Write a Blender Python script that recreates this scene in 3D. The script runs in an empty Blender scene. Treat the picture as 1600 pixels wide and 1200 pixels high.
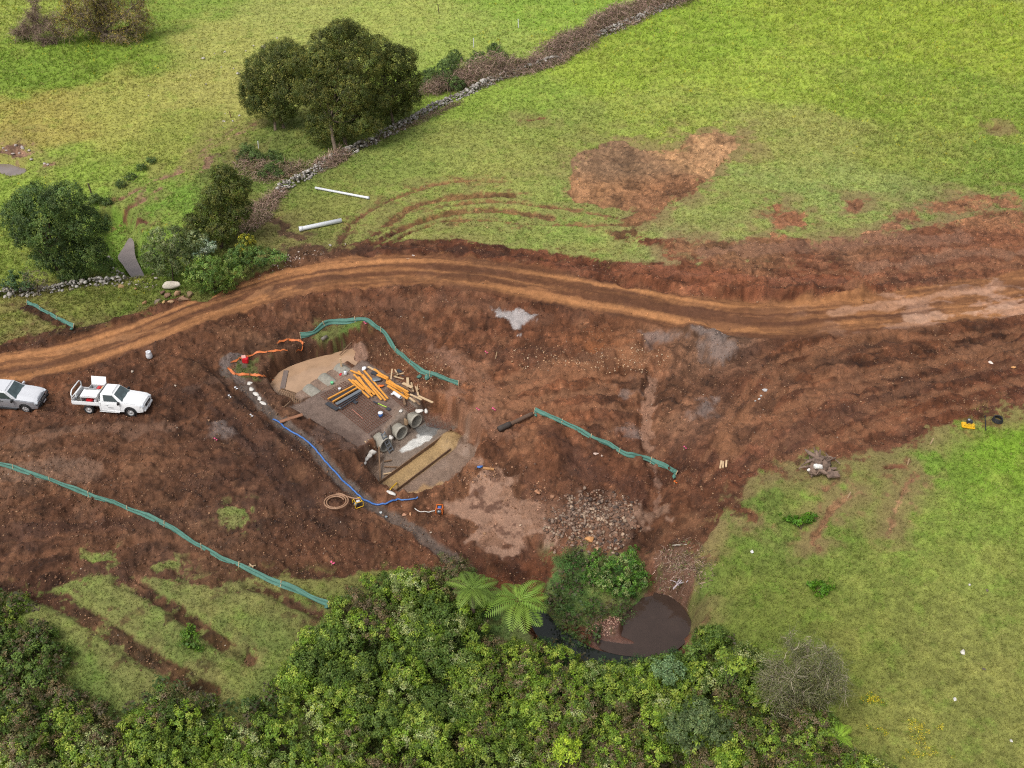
import bpy, bmesh, math, random
import numpy as np
from mathutils import Vector, Matrix, Euler
R = math.radians
scene = bpy.context.scene
# ------------------------------------------------------------------ camera, world, sun, exposure
CAM_H = 46.1
PITCH = 38.5
TANH = .4878                            # tangent of half the horizontal field of view
cam_d = bpy.data.cameras.new('camera'); cam = bpy.data.objects.new('camera', cam_d)
scene.collection.objects.link(cam); scene.camera = cam
cam.location = (0, 0, CAM_H); cam.rotation_euler = (R(90 - PITCH), 0, 0)
cam_d.sensor_width = 36; cam_d.lens = 18 / TANH; cam_d.clip_start = 0.5; cam_d.clip_end = 5000
SUN_ELEV, SUN_AZ = R(58), R(-138)      # azimuth measured from +Y towards +X
world = bpy.data.worlds.new('World'); scene.world = world; world.use_nodes = True
wn = world.node_tree; wn.nodes.clear()
sky = wn.nodes.new('ShaderNodeTexSky'); sky.sky_type = 'NISHITA'; sky.sun_disc = False
sky.sun_elevation = SUN_ELEV; sky.sun_rotation = SUN_AZ; sky.dust_density = 4.0; sky.air_density = 1.0
hs = wn.nodes.new('ShaderNodeHueSaturation'); hs.inputs['Saturation'].default_value = 0.2
bg = wn.nodes.new('ShaderNodeBackground'); bg.inputs['Strength'].default_value = 0.15
wo = wn.nodes.new('ShaderNodeOutputWorld')
wn.links.new(sky.outputs[0], hs.inputs['Color']); wn.links.new(hs.outputs[0], bg.inputs['Color'])
wn.links.new(bg.outputs[0], wo.inputs['Surface'])
sun_d = bpy.data.lights.new('sun', 'SUN'); sun_d.energy = 1.35; sun_d.angle = R(18); sun_d.color = (1.0, 0.95, 0.87)
sun = bpy.data.objects.new('sun', sun_d); scene.collection.objects.link(sun)
sd = Vector((math.sin(SUN_AZ) * math.cos(SUN_ELEV), math.cos(SUN_AZ) * math.cos(SUN_ELEV), math.sin(SUN_ELEV)))
sun.rotation_euler = sd.to_track_quat('Z', 'Y').to_euler(); sun.location = (0, 40, 60)
scene.view_settings.view_transform = 'Standard'; scene.view_settings.look = 'None'
scene.view_settings.exposure = 0.32; scene.view_settings.gamma = 1.0
scene.cycles.use_denoising = False; scene.cycles.filter_width = 1.15
scene.cycles.max_bounces = 5; scene.cycles.diffuse_bounces = 2; scene.cycles.transparent_max_bounces = 4

rng = np.random.default_rng(7); random.seed(7)
F = 800 / TANH
cp, sp = math.cos(R(PITCH)), math.sin(R(PITCH))

def ray(px, py):
    u = (px - 800) / F; v = (600 - py) / F
    return np.array([u, cp + v * sp, -sp + v * cp])

def unz(px, py, z=0.0):
    d = ray(px, py); t = (z - CAM_H) / d[2]
    return (d[0] * t, d[1] * t)

def S(r, g, b, k=0.78):
    f = lambda c: (c / 255 / 12.92) if c <= 10 else ((c / 255 + .055) / 1.055) ** 2.4
    return np.array([f(r) * k, f(g) * k, f(b) * k])

# ------------------------------------------------------------------ numpy noise
def vnoise(x, y, seed=0):
    r = np.random.default_rng(seed).random((256, 256)).astype(np.float32)
    xi = np.floor(x).astype(np.int64); yi = np.floor(y).astype(np.int64)
    fx = (x - xi); fy = (y - yi)
    fx = fx * fx * fx * (fx * (fx * 6 - 15) + 10); fy = fy * fy * fy * (fy * (fy * 6 - 15) + 10)
    a = xi & 255; b = yi & 255; a1 = (a + 1) & 255; b1 = (b + 1) & 255
    return (r[a, b] * (1 - fx) + r[a1, b] * fx) * (1 - fy) + (r[a, b1] * (1 - fx) + r[a1, b1] * fx) * fy

def fbm(x, y, scale, octv=4, seed=0, gain=0.5, rot=0.6):
    """about 0..1, mean .5; scale = size in metres of the largest lumps"""
    s = np.zeros_like(x); a = 1.0; tot = 0
    c, q = math.cos(rot), math.sin(rot); X, Y = x / scale, y / scale
    for o in range(octv):
        s += a * vnoise(X + 17.3 * o, Y + 9.1 * o, seed * 31 + o); tot += a; a *= gain
        X, Y = (c * X - q * Y) * 2.03, (q * X + c * Y) * 2.03
    return s / tot

def sstep(a, b, x):
    t = np.clip((x - a) / (b - a), 0, 1); return t * t * (3 - 2 * t)

def seg_dist(X, Y, pts, closed=False):
    """distance to polyline, and fraction along it"""
    d2 = np.full(X.shape, 1e9); al = np.zeros(X.shape)
    pts = np.asarray(pts, float); n = len(pts); rng_ = range(n if closed else n - 1)
    L = 0
    for i in rng_:
        a = pts[i]; b = pts[(i + 1) % n]; ab = b - a; l2 = max(ab @ ab, 1e-9); l = math.sqrt(l2)
        t = np.clip(((X - a[0]) * ab[0] + (Y - a[1]) * ab[1]) / l2, 0, 1)
        q = (X - a[0] - t * ab[0]) ** 2 + (Y - a[1] - t * ab[1]) ** 2
        m = q < d2; d2[m] = q[m]; al[m] = (L + t * l)[m] if np.ndim(t) else L + t * l
        L += l
    return np.sqrt(d2), al

def poly_sd(X, Y, pts):
    """signed distance, positive inside"""
    d, _ = seg_dist(X, Y, pts, True); ins = np.zeros(X.shape, bool); n = len(pts)
    for i in range(n):
        x1, y1 = pts[i]; x2, y2 = pts[(i + 1) % n]
        c = (y1 > Y) != (y2 > Y)
        xx = (x2 - x1) * (Y - y1) / ((y2 - y1) if y2 != y1 else 1e-9) + x1
        ins ^= c & (X < xx)
    return np.where(ins, d, -d)

def smooth_poly(pts, n=6, closed=True):
    """Catmull-Rom through the points"""
    P = np.asarray(pts, float); m = len(P); out = []
    for i in range(m if closed else m - 1):
        g = lambda k: P[k % m] if closed else P[min(max(k, 0), m - 1)]
        p0, p1, p2, p3 = g(i - 1), g(i), g(i + 1), g(i + 2)
        for k in range(n):
            t = k / n
            out.append(.5 * (2 * p1 + (p2 - p0) * t + (2 * p0 - 5 * p1 + 4 * p2 - p3) * t * t + (3 * p1 - p0 - 3 * p2 + p3) * t ** 3))
    if not closed: out.append(P[-1])
    return np.array(out)
# ------------------------------------------------------------------ terrain: gentle base relief from spot heights
SPOT = [(100,60,0),(600,30,0),(1200,50,.4),(1550,50,.5),(400,150,0),(800,200,0),(1500,250,.2),(1200,260,.1),(1000,300,.1),(50,160,-.2),
 (0,290,-1.1),(60,265,-1.0),(205,410,-1.7),(190,375,-1.7),(150,330,-1.0),(300,300,-.5),(330,420,-.9),(260,370,-1.0),(120,460,-.5),(60,490,-.3),(400,400,-.2),(480,340,0),
 (0,580,0),(150,545,0),(300,490,.1),(450,440,.2),(620,420,.3),(800,440,.3),(1000,490,.2),(1200,500,.2),(1400,480,.2),(1600,460,.2),
 (700,350,.1),(1150,430,.9),(1300,430,.7),(1000,420,.5),(1500,400,.5),
 (400,505,-.6),(520,470,-.3),(700,475,-.2),(650,510,-1.1),(560,520,-1.65),(740,540,-1.3),(850,520,-.9),(960,540,-.5),
 (470,556,-1.4),(400,560,-1.3),(370,540,-.5),(350,600,-.9),(400,640,-.9),(500,740,-1.0),(560,770,-1.25),(620,810,-1.9),(680,850,-2.4),
 (700,640,-1.0),(740,680,-1.2),(770,730,-1.9),(780,600,-1.4),(720,790,-2.5),(800,790,-2.6),(780,840,-2.7),
 (150,640,0),(300,700,-.4),(100,800,-.1),(400,850,-.9),(300,600,-.3),(230,560,0),(480,900,-1.3),(560,870,-1.7),
 (850,640,-1.2),(900,700,-1.8),(980,640,-1.3),(1020,700,-1.7),(1030,600,-1.0),(1100,600,-.6),(1010,790,-2.6),(940,830,-2.6),(1150,650,-.5),(1300,600,-.1),(1500,580,0),(1100,760,-1.3),
 (880,870,-3.2),(1000,860,-3.0),(1010,985,-4.0),(870,990,-4.1),(950,1010,-4.2),(1080,930,-2.6),(1120,1000,-2.3),(1100,860,-1.8),
 (1250,750,-.6),(1200,850,-1.2),(1400,1000,-1.0),(1550,900,-.3),(1550,700,-.1),(1500,1150,-.8),(1200,1100,-2.2),(1350,1180,-1.6),
 (700,920,-3.0),(700,1100,-3.3),(1000,1100,-3.4),(500,1100,-2.3),(600,980,-2.6),(420,1000,-1.3),(100,1000,-.6),(300,970,-.9),(200,1150,-1.4),(50,1190,-1.2),(700,1190,-3.0),(1000,1190,-3.0)]
_sx, _sy, _sh = [], [], []
for px, py, h in SPOT:
    x, y = unz(px, py, h); _sx.append(x); _sy.append(y); _sh.append(h)
for k in range(24):
    a = k / 24 * 2 * math.pi; _sx.append(150 * math.sin(a)); _sy.append(85 + 140 * math.cos(a)); _sh.append(0)
_sx, _sy, _sh = map(np.array, (_sx, _sy, _sh))
_mq = lambda dx, dy: np.sqrt(dx * dx + dy * dy + 2.5 ** 2)
_A = _mq(_sx[:, None] - _sx[None], _sy[:, None] - _sy[None]) - 0.12 * np.eye(len(_sx))
_W = np.linalg.solve(_A, _sh)

def h_base(X, Y):
    X = np.asarray(X, float); Y = np.asarray(Y, float); H = np.zeros(X.shape)
    for i in range(len(_sx)): H += _W[i] * _mq(X - _sx[i], Y - _sy[i])
    rr = np.hypot(X, Y - 85); return H * (1 - sstep(125, 190, rr)) 

def P0(px, py):
    """pixel -> point on the base relief"""
    d = ray(px, py); lo, hi = 20.0, 250.0; t = lo
    for k in range(26):
        m = .5 * (lo + hi); x, y, z = d[0] * m, d[1] * m, CAM_H + d[2] * m
        if z > h_base(x, y): lo = m
        else: hi = m
    return (d[0] * lo, d[1] * lo)
def PP(l): return [P0(*p) for p in l]

# ---- fan shaped sheet: fine where the photo looks, coarse out to the horizon
NT = 1250
yy = [22.0]
while yy[-1] < 156: yy.append(yy[-1] + .058 + .0018 * (yy[-1] - 22))
while yy[-1] < 1900: yy.append(yy[-1] + (yy[-1] - 154) * .25 + .6)
lo = [22.0]
while lo[-1] > -400: lo.append(lo[-1] - (22.6 - lo[-1]) * .5)
ys = np.array(lo[:0:-1] + yy)
tt = list(np.linspace(-1, 1, NT)); e = []; t = 1.0; s_ = tt[1] - tt[0]
while t < 16: s_ *= 1.35; t += s_; e.append(t)
ts = np.array([-v for v in e[::-1]] + tt + e)
hw = lambda y: 19 + .42 * np.clip(y, 0, 500)
TX = (ts[None, :] * hw(ys)[:, None]).ravel(); TY = np.repeat(ys, len(ts)); NR, NC = len(ys), len(ts)
H = h_base(TX, TY)
N = len(TX)
core = (TY > 21.5) & (TY < 156.5) & (np.abs(TX) < hw(TY) * 1.001)

def box_idx(pts, pad):
    p = np.asarray(pts); a, b = p.min(0) - pad, p.max(0) + pad
    return np.nonzero((TX > a[0]) & (TX < b[0]) & (TY > a[1]) & (TY < b[1]))[0]

def poly_field(pts, pad=4, wob=.25, seed=3, wl=1.2):
    """(idx, wobbly signed distance)"""
    i = box_idx(pts, pad); X, Y = TX[i], TY[i]
    d = poly_sd(X, Y, pts)
    d += wob * 2 * (fbm(X, Y, wl, 4, seed) - .5) * 2
    return i, d

# ---- dirt against grass
DIRT = [(-60,545),(0,537),(40,524),(75,518),(95,505),(130,512),(150,506),(200,494),(240,478),(270,468),(320,468),(350,450),(390,432),(430,418),(452,402),(440,388),(478,378),(520,384),(575,376),(600,384),(640,372),(700,372),(760,382),(850,392),
 (920,402),(980,408),(1050,412),(1130,408),(1200,408),(1300,396),(1380,388),(1450,372),(1520,352),(1600,345),(1700,330),(1700,630),(1620,652),(1600,640),(1560,648),(1500,655),(1440,682),(1380,705),(1330,712),(1240,735),(1170,748),(1140,790),
 (1115,830),(1095,870),(1085,905),(1075,950),(1085,1000),(1000,1040),(850,1010),(760,930),(640,890),(600,893),(560,893),(520,905),(440,900),(400,900),(330,915),(260,905),(200,898),(110,905),(80,925),(0,930),(-80,930)]
dirt_pts = PP(DIRT)
i, d = poly_field(dirt_pts, 6, .30, 5, 2.0)
dirt = np.full(N, -6.0); dirt[i] = d

def add_patch(l, wob=.25, wl=1.0, k=1.0):
    i, d = poly_field(PP(l), 3, wob, 11, wl); dirt[i] = np.maximum(dirt[i], d * k)
def cut_patch(l, wob=.25, wl=1.0):
    i, d = poly_field(PP(l), 3, wob, 12, wl); dirt[i] = np.minimum(dirt[i], -d)
# bare heart-shaped patch and scuffs on the upper paddock
add_patch([(893,250),(905,240),(950,222),(975,220),(1000,237),(1060,232),(1080,210),(1120,207),(1150,215),(1153,225),(1130,250),(1110,275),(1085,300),(1040,325),(1020,338),(950,325),(900,315),(888,300),(893,270)], .2)
add_patch([(1205,320),(1222,318),(1220,332),(1262,330),(1258,352),(1215,356),(1204,340)], .25)
add_patch([(1322,314),(1345,310),(1346,330),(1326,330)], .3); add_patch([(1400,338),(1430,330),(1440,345),(1410,352),(1385,370),(1376,360)], .3)
add_patch([(1462,318),(1500,308),(1590,308),(1595,322),(1540,326),(1500,335),(1462,330)], .4)
add_patch([(960,345),(1010,330),(1030,340),(1000,352)], .3); add_patch([(955,362),(995,358),(1000,370),(960,376)], .3)
add_patch([(1000,380),(1090,368),(1150,372),(1200,362),(1290,376),(1360,364),(1440,350),(1560,330),(1600,330),(1600,400),(1100,420)], .8, 2.2)
# grass islands in the dirt
cut_patch([(500,514),(520,508),(545,505),(568,507),(560,516),(535,520),(515,530),(495,535),(485,528)], .12, .5)
cut_patch([(372,566),(385,560),(402,560),(404,580),(395,592),(378,590),(370,580)], .25, .5)
cut_patch([(345,800),(362,792),(378,796),(382,812),(370,820),(352,815)], .3, .6)
cut_patch([(866,872),(900,856),(940,866),(990,862),(1015,900),(1010,935),(960,960),(920,985),(870,975),(850,930)], .2, .8)
cut_patch([(248,880),(275,876),(285,884),(262,888)], .2, .5); cut_patch([(130,868),(170,868),(175,876),(140,878)], .3, .5)
cut_patch([(1250,712),(1275,715),(1235,742),(1205,752),(1190,740)], .4, .7)
cut_patch([(1560,640),(1600,628),(1620,640),(1600,655),(1560,655)], .3)
# wheel ruts and bare strips on the grass: (points, width m, depth, dirtness)
def stroke(l, w, dz=0.0, dirtv=None, wob=.15, seed=21, wl=.6, berm=0.0, world=False, H=H):
    pts = l if world else PP(l)
    pts = smooth_poly(pts, 5, False)
    i = box_idx(pts, w * 3 + 1); X, Y = TX[i], TY[i]
    d, al = seg_dist(X, Y, pts); d = d + wob * 2 * (fbm(X, Y, wl, 3, seed) - .5)
    m = 1 - sstep(w * .35, w * .75, d)
    H[i] += dz * m + berm * np.exp(-((d - w * .9) / (w * .3)) ** 2)
    if dirtv is not None: dirt[i] = np.maximum(dirt[i], (w * .5 - d) * dirtv)
    return i, d, m
for l, w, dz in [
  ([(530,382),(548,352),(580,328),(620,308),(660,294),(700,285),(750,282),(800,284)], .55, -.10),
  ([(575,376),(600,355),(640,325),(690,312),(740,305),(800,305)], .95, -.10),
  ([(585,378),(640,352),(690,335),(740,328),(800,330),(860,340)], .9, -.12),
  ([(700,322),(760,315),(850,322),(960,340)], .5, -.05),
  ([(600,385),(650,360),(700,345),(760,345),(850,352),(1000,350)], .4, -.06),
  ([(50,924),(110,948),(170,985),(230,1025),(290,1060),(330,1080)], 1.05, -.16),
  ([(190,905),(240,930),(290,965),(340,1000),(390,1030)], .8, -.14),
  ([(162,325),(200,305),(240,285),(285,268)], .30, -.06), ([(180,330),(215,318),(250,295)], .25, -.05),
  ([(310,240),(345,215),(375,195)], .18, -.04), ([(320,238),(360,215),(395,195)], .15, -.04),
  ([(385,915),(430,930),(480,955),(500,960)], .55, -.06),
  ([(40,478),(80,498),(120,520)], 1.0, -.05)]:
    stroke(l, w, dz, 1.0, berm=.04, wob=.30 if l[0][1] < 400 else .15, wl=1.1)
for l, w in [([(1395,812),(1390,830),(1400,795),(1415,760),(1440,740)], .22), ([(1268,850),(1285,820),(1300,795),(1340,770)], .25),
             ([(330,245),(322,262)], .7), ([(1385,730),(1410,728)], .5), ([(1440,660),(1438,690)], .35), ([(1260,735),(1310,745),(1290,765)], .35),
             ([(30,228),(10,235),(38,242)], 1.2), ([(70,258),(78,256)], .4), ([(215,345),(230,350)], .5), ([(365,235),(372,240)], .6),
             ([(420,340),(450,355)], .8), ([(440,362),(470,372)], 1.0), ([(1150,790),(1180,810)], .6), ([(825,190),(850,185)], .35), ([(1545,196),(1560,200)], .3)]:
    stroke(l, w, -.02, 1.0, wob=.3)

# ---- earthworks: pit, pond, ditches, mounds
def flat(l, z, w=.5, wob=.08, seed=31):
    pts = [unz(px, py, z) for px, py in l]; i = box_idx(pts, 2); X, Y = TX[i], TY[i]
    d = poly_sd(X, Y, pts) + wob * 2 * (fbm(X, Y, .6, 3, seed) - .5)
    m = sstep(-w, 0.02, d); H[i] = H[i] * (1 - m) + z * m
    return i, d
def mound(px, py, r, h, ry=None, ang=0, rough=.35, seed=41):
    x, y = P0(px, py); ry = ry or r; i = box_idx([(x - 2 * max(r, ry), y - 2 * max(r, ry)), (x + 2 * max(r, ry), y + 2 * max(r, ry))], 0)
    X, Y = TX[i] - x, TY[i] - y; c, s = math.cos(ang), math.sin(ang)
    q = np.hypot((X * c + Y * s) / r, (-X * s + Y * c) / ry)
    n = fbm(TX[i], TY[i], max(r * .7, .5), 5, seed, .6) - .5
    H[i] += h * np.clip(1 - q * q + n * rough * 2, 0, 1.4) * (1 - sstep(.9, 1.4, q))
# road: level and slightly crowned with rills along it
ROAD = [(-80,600),(0,578),(80,562),(160,541),(240,513),(320,483),(400,455),(480,434),(560,424),(640,420),(720,425),(800,437),(880,452),(960,468),(1040,484),(1120,495),(1200,500),(1280,498),(1360,490),(1440,480),(1520,470),(1600,459),(1700,445)]
road_c = smooth_poly(PP(ROAD), 5, False)
ri = box_idx(road_c, 6); rd, ral = seg_dist(TX[ri], TY[ri], road_c)
tan = np.gradient(road_c, axis=0)
# signed side
_k = np.searchsorted(np.cumsum(np.r_[0, np.hypot(*np.diff(road_c, axis=0).T)]), ral).clip(1, len(road_c) - 1)
_v = road_c[_k] - road_c[_k - 1]; side = np.sign(_v[:, 0] * (TY[ri] - road_c[_k - 1][:, 1]) - _v[:, 1] * (TX[ri] - road_c[_k - 1][:, 0]))
rs = rd * side                                      # + on the far side
RW = 1.95 + .35 * sstep(45, 75, ral) + .8 * sstep(75, 95, ral)
rwob = .38 * 2 * (fbm(ral, rs * 1.5, 2.2, 4, 9) - .5)
roadm = np.full(N, -3.0); roadm[ri] = RW - rd + rwob
rin = sstep(-.5, .3, RW - rd + rwob)
hz = h_base(TX[ri], TY[ri])
H[ri] = H[ri] * (1 - rin) + (hz + .06) * rin
rs = rs + .9 * (fbm(ral, ral * 0, 9, 3, 14) - .5); rill = fbm(ral * .16, rs * 2.6, 1, 4, 13, .6); H[ri] += rin * (rill - .5) * .16
# shallow windrow along both edges
H[ri] += (.30 * np.exp(-((rs - RW - .55) / .33) ** 2) + .16 * np.exp(-((rs + RW + .3) / .25) ** 2)) * (.3 + 1.3 * fbm(TX[ri], TY[ri], 1.3, 3, 15)) * (1 - .75 * sstep(78, 92, ral))
# cut bank on the far side at the right
bank_i, bank_d, bank_m = stroke([(1000,432),(1080,443),(1150,449),(1250,454),(1330,454)], 2.0, .0)
H[bank_i] += .8 * bank_m * fbm(TX[bank_i], TY[bank_i], 1.5, 4, 16)

PLAT_POLY = [(448,638),(500,612),(535,588),(552,572),(566,562),(600,580),(655,618),(656,630),(574,692),(560,702),(500,668)]
PLAT_Z, FLOOR_Z, WAT_IN = -1.78, -3.0, -2.60
flat([(424,606),(440,585),(470,572),(520,560),(545,548),(556,560),(562,580),(560,600),(540,622),(480,640),(470,645),(440,632)], -2.95, .5, .12)
flat([(570,742),(606,775),(640,786),(700,762),(748,716),(738,690),(715,668),(690,650),(640,640),(600,680)], FLOOR_Z, .5, .15)
flat(PLAT_POLY, PLAT_Z, .45, .06)
# notches round the three outlet barrels
for (a, b) in [((590, 700), (578, 728))]:
    stroke([unz(*a, -2.2), unz(*b, -2.4)], .5, -.4, world=True)
PIPE_Z = -2.44
_o = [np.array(unz(px, py, PIPE_Z)) for px, py in ((603, 696), (628, 677), (652, 658))]
_n = [np.array(unz(px, py, PIPE_Z)) for px, py in ((480, 609), (503, 592), (527, 577))]
_ax = sum(_o[k] - _n[k] for k in range(3)); _ax /= np.hypot(*_ax)
PIPES = []
for k in range(3):
    a, b = _n[k], _o[k]; L_ = (b - a) @ _ax; b = a + _ax * L_; off = (_o[k] - b) * .5; a = a + off; b = b + off
    PIPES.append((a, b)); i = box_idx([a, b], 2); lat = (TX[i] - a[0]) * -_ax[1] + (TY[i] - a[1]) * _ax[0]; lon = (TX[i] - a[0]) * _ax[0] + (TY[i] - a[1]) * _ax[1]
    cut = (np.abs(lat) < .5) & ((lon > L_ - (.95 if k == 0 else .6)) & (lon < L_ + .4)); H[i[cut]] = np.minimum(H[i[cut]], FLOOR_Z)
    m = (1 - sstep(.9, 1.4, np.abs(lat))) * sstep(-.5, .1, lon) * (1 - sstep(1.2, 1.6, lon)); H[i] = np.maximum(H[i], H[i] * (1 - m) + (PIPE_Z + .30) * m)
# side gravel ditch under the blue hose
ditch = [(352,580),(372,592),(392,612),(415,640),(450,668),(490,700),(530,745),(565,778),(600,798),(640,820),(670,845),(700,872),(730,900)]
di, dd, dm = stroke(ditch, .75, -.18, wob=.12)
# channel at right (muddy water) and tracks
stroke([(1030,570),(1015,610),(1010,660),(1018,700),(1030,750),(1020,790),(1010,830),(1000,870)], 1.1, -.35)
pond_z = -4.35
def stroke_to(l, w, z):
    pts = smooth_poly([unz(px, py, z) for px, py in l], 5, False); i = box_idx(pts, w * 2 + 2); d, _ = seg_dist(TX[i], TY[i], pts)
    d = d + .3 * (fbm(TX[i], TY[i], .9, 3, 77) - .5); m = 1 - sstep(w * .55, w * 1.25, d); H[i] = H[i] * (1 - m) + z * m
flat([(940,985),(960,960),(990,935),(1025,925),(1060,945),(1078,965),(1080,985),(1060,1000),(1020,1012),(960,1015),(930,1005)], -4.28, .9, .05)
flat([(980,975),(1008,948),(1040,942),(1064,955),(1074,975),(1066,996),(1040,1006),(1000,1006),(978,996)], -4.8, .5, .1)
stroke_to([(840,965),(860,990),(890,1010),(930,1025),(985,1035),(1060,1025)], 1.1, -4.6)
stroke_to([(-60,262),(0,265),(25,272)], 1.2, -1.6)
stroke_to([(185,360),(195,385),(205,405),(228,438)], 1.5, -2.55)
mound(955,978,1.1,.42,.7,0)
# mounds and windrows of spoil
mound(1120,545,1.7,1.0,1.5); mound(1085,530,2.0,.55); mound(985,540,1.4,.55); mound(950,560,1.3,.4); mound(1040,560,1.6,.45); mound(1150,548,.9,.5)
mound(600,505,3.2,.5,1.2,.1); mound(560,545,1.1,.45,.7,.9); mound(700,570,2.2,.35); mound(660,600,1.0,.35); mound(835,700,2.6,.5); mound(700,655,1.0,.4)
mound(1110,690,2.2,.4); mound(1080,640,2.0,.4); mound(930,640,2.4,.3); mound(880,590,2.6,.3); mound(950,810,2.0,.35,1.3); mound(1060,800,1.2,.3)
mound(700,830,1.0,.2); mound(640,770,.9,.3,.4,.6); mound(760,700,.9,.35); mound(730,670,.7,.35)
mound(1470,625,1.6,.35,.9); mound(490,330,0.1,0.0); mound(1280,735,1.3,.15); mound(360,560,1.2,.35,.6,.8); mound(330,520,1.6,.35,.8,.5)
stroke([(290,570),(330,600),(380,650),(430,690),(480,730),(520,790)], 1.3, .22, wob=.3, wl=.8)
stroke([(330,570),(370,615),(420,665),(470,705),(510,745)], .5, -.18, wob=.15)
stroke([(300,600),(350,640),(400,700),(440,760)], .5, -.12, wob=.15)
stroke([(560,890),(620,850),(700,870)], .6, .1, wob=.3)
# machine tracks
TR = []
for l in [[(1180,560),(1250,520),(1330,510),(1450,500),(1600,490)],[(1120,680),(1160,620),(1210,570),(1290,535),(1380,520)],[(1140,690),(1190,640),(1250,600),(1330,580),(1450,565),(1600,520)],
          [(1100,720),(1140,670),(1200,620),(1280,600),(1370,590),(1500,560),(1640,530)],[(1200,700),(1290,660),(1370,630),(1480,590),(1620,560)],[(1170,735),(1240,690),(1330,655),(1450,620),(1600,600)],
          [(760,600),(820,580),(900,565),(960,560)],[(770,620),(850,600),(920,590),(1000,590)],[(790,635),(870,620),(950,615)],[(800,660),(860,640),(950,640),(1010,640)],
          [(0,700),(100,680),(200,690),(300,700)],[(0,760),(120,740),(240,720),(340,705)],[(0,800),(100,810),(200,800),(300,780)],[(0,850),(120,835),(240,815)],[(60,690),(160,670),(260,665),(330,650)],[(20,880),(160,850),(300,840),(400,830)],
          [(1350,400),(1450,395),(1600,380)],[(1250,430),(1400,415),(1600,420)],[(1050,405),(1200,415),(1400,440)]]:
    for o in (0, 1):
        l2 = [(a + o * 4, b + o * 26) for a, b in l]
        TR.append(stroke(l2, .42, -.055 if l[0][0] > 500 else -.02, wob=.28, wl=1.1, berm=.03, seed=51 + o))

# ---- roughness of the surface
din = sstep(-.05, .25, dirt); gin = 1 - din
rin_all = sstep(-.2, .3, roadm)
platm = np.zeros(N); i, d = poly_field([unz(px, py, PLAT_Z) for px, py in PLAT_POLY], 2, .05); platm[i] = sstep(-.1, .1, d)
floorm = np.zeros(N)
for l, z in (([(424,606),(440,585),(470,572),(520,560),(545,548),(556,560),(562,580),(540,622),(480,640),(440,632)], -2.95), ([(570,742),(606,775),(640,786),(700,762),(748,716),(738,690),(715,668),(690,650),(640,640),(600,680)], FLOOR_Z)):
    i, d = poly_field([unz(px, py, z) for px, py in l], 2, .05); floorm[i] = np.maximum(floorm[i], sstep(-.1, .15, d))
for l, z in (([(930,960),(990,925),(1065,940),(1090,985),(1050,1030),(920,1010)], -4.3),):
    i, d = poly_field([unz(px, py, z) for px, py in l], 2, .05); floorm[i] = np.maximum(floorm[i], sstep(-.3, .3, d))
smooth_m = np.clip(rin_all * .8 + platm + floorm, 0, 1)
c_ = core
X, Y = TX[c_], TY[c_]
clod = fbm(X, Y, .9, 6, 61, .62); clod2 = fbm(X, Y, .28, 4, 62, .6); big = fbm(X, Y, 3.5, 4, 63, .5)
mud = np.full(N, 0.0)
for l, z in [([(690,845),(740,826),(800,818),(830,826),(780,842),(720,856)], -2.62), ([(715,770),(740,752),(760,756),(735,778)], -2.6), ([(705,800),(715,775),(745,748),(775,745),(805,765),(840,790),(850,830),(830,850),(770,860),(735,850),(745,825),(715,815)], -2.62), ([(1000,792),(1040,796),(1040,806),(985,812),(970,803)], -2.6)]:
    i, d = poly_field([unz(px, py, z) for px, py in l], 2, .95, 71, 1.3); mud[i] = np.maximum(mud[i], sstep(-.1, .2, d))
mudflat = mud[c_]
rdg = 1 - np.abs(2 * fbm(X, Y, 1.5, 4, 64, .55) - 1); h = (clod - .5) * .36 + (clod2 - .5) * .15 + (big - .5) * .40 + (rdg - .8) * .55
H[c_] += din[c_] * (1 - .88 * smooth_m[c_]) * (1 - .8 * mudflat) * h
# grass: tussocks, coarse and tall in the top right and top left, short elsewhere
ux, uy = X * .83 + Y * .56, -X * .56 + Y * .83
tus = fbm(ux * .5, uy, 1.3, 5, 81, .55); tus2 = fbm(X, Y, .25, 3, 82, .6); gb = fbm(ux * .4, uy, 3.2, 3, 83)
tw, tv_ = 0, 0
for px, py, v in [(1000,80,.9),(1200,40,1),(1450,40,1),(1580,100,1),(1300,150,.9),(1100,180,.6),(1500,200,.9),(1250,230,.5),(1580,270,.6),(1400,260,.5),(850,160,.3),(1000,230,.3),(750,250,.1),(600,300,0),(900,350,.1),(1300,330,.1),(600,60,.15),(800,40,.4),(300,60,.1),(60,60,.9),(150,90,.9),(20,130,.6),
    (300,180,0),(100,200,0),(300,300,.2),(110,280,.5),(200,370,.7),(1200,800,.1),(1500,800,.1),(1550,700,.3),(1400,1000,.05),(1550,1150,.05),(300,950,.1),(100,950,.1),(1600,400,0),(200,240,.05),(450,40,.1),(450,230,.5)]:
    x, y = P0(px, py); q = np.exp(-((X - x) ** 2 + (Y - y) ** 2) / (2 * 5.5 ** 2)) + 1e-9; tw = tw + q; tv_ = tv_ + q * v
tall = tv_ / tw * (.35 + 1.3 * fbm(X, Y, 9, 3, 84))
tall = np.clip(tall, 0, 1)
H[c_] += gin[c_] * ((tus ** 1.6 - .3) * (.10 + .75 * tall) + (tus2 - .5) * (.05 + .05 * tall) + (gb - .5) * (.06 + .25 * tall))
# a small sink hole on the right
x0, y0 = P0(1550, 195); i = box_idx([(x0 - 2, y0 - 2), (x0 + 2, y0 + 2)], 0); H[i] -= .8 * np.exp(-(((TX[i] - x0) / .9) ** 2 + ((TY[i] - y0) / .8) ** 2) ** 1.5)

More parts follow.
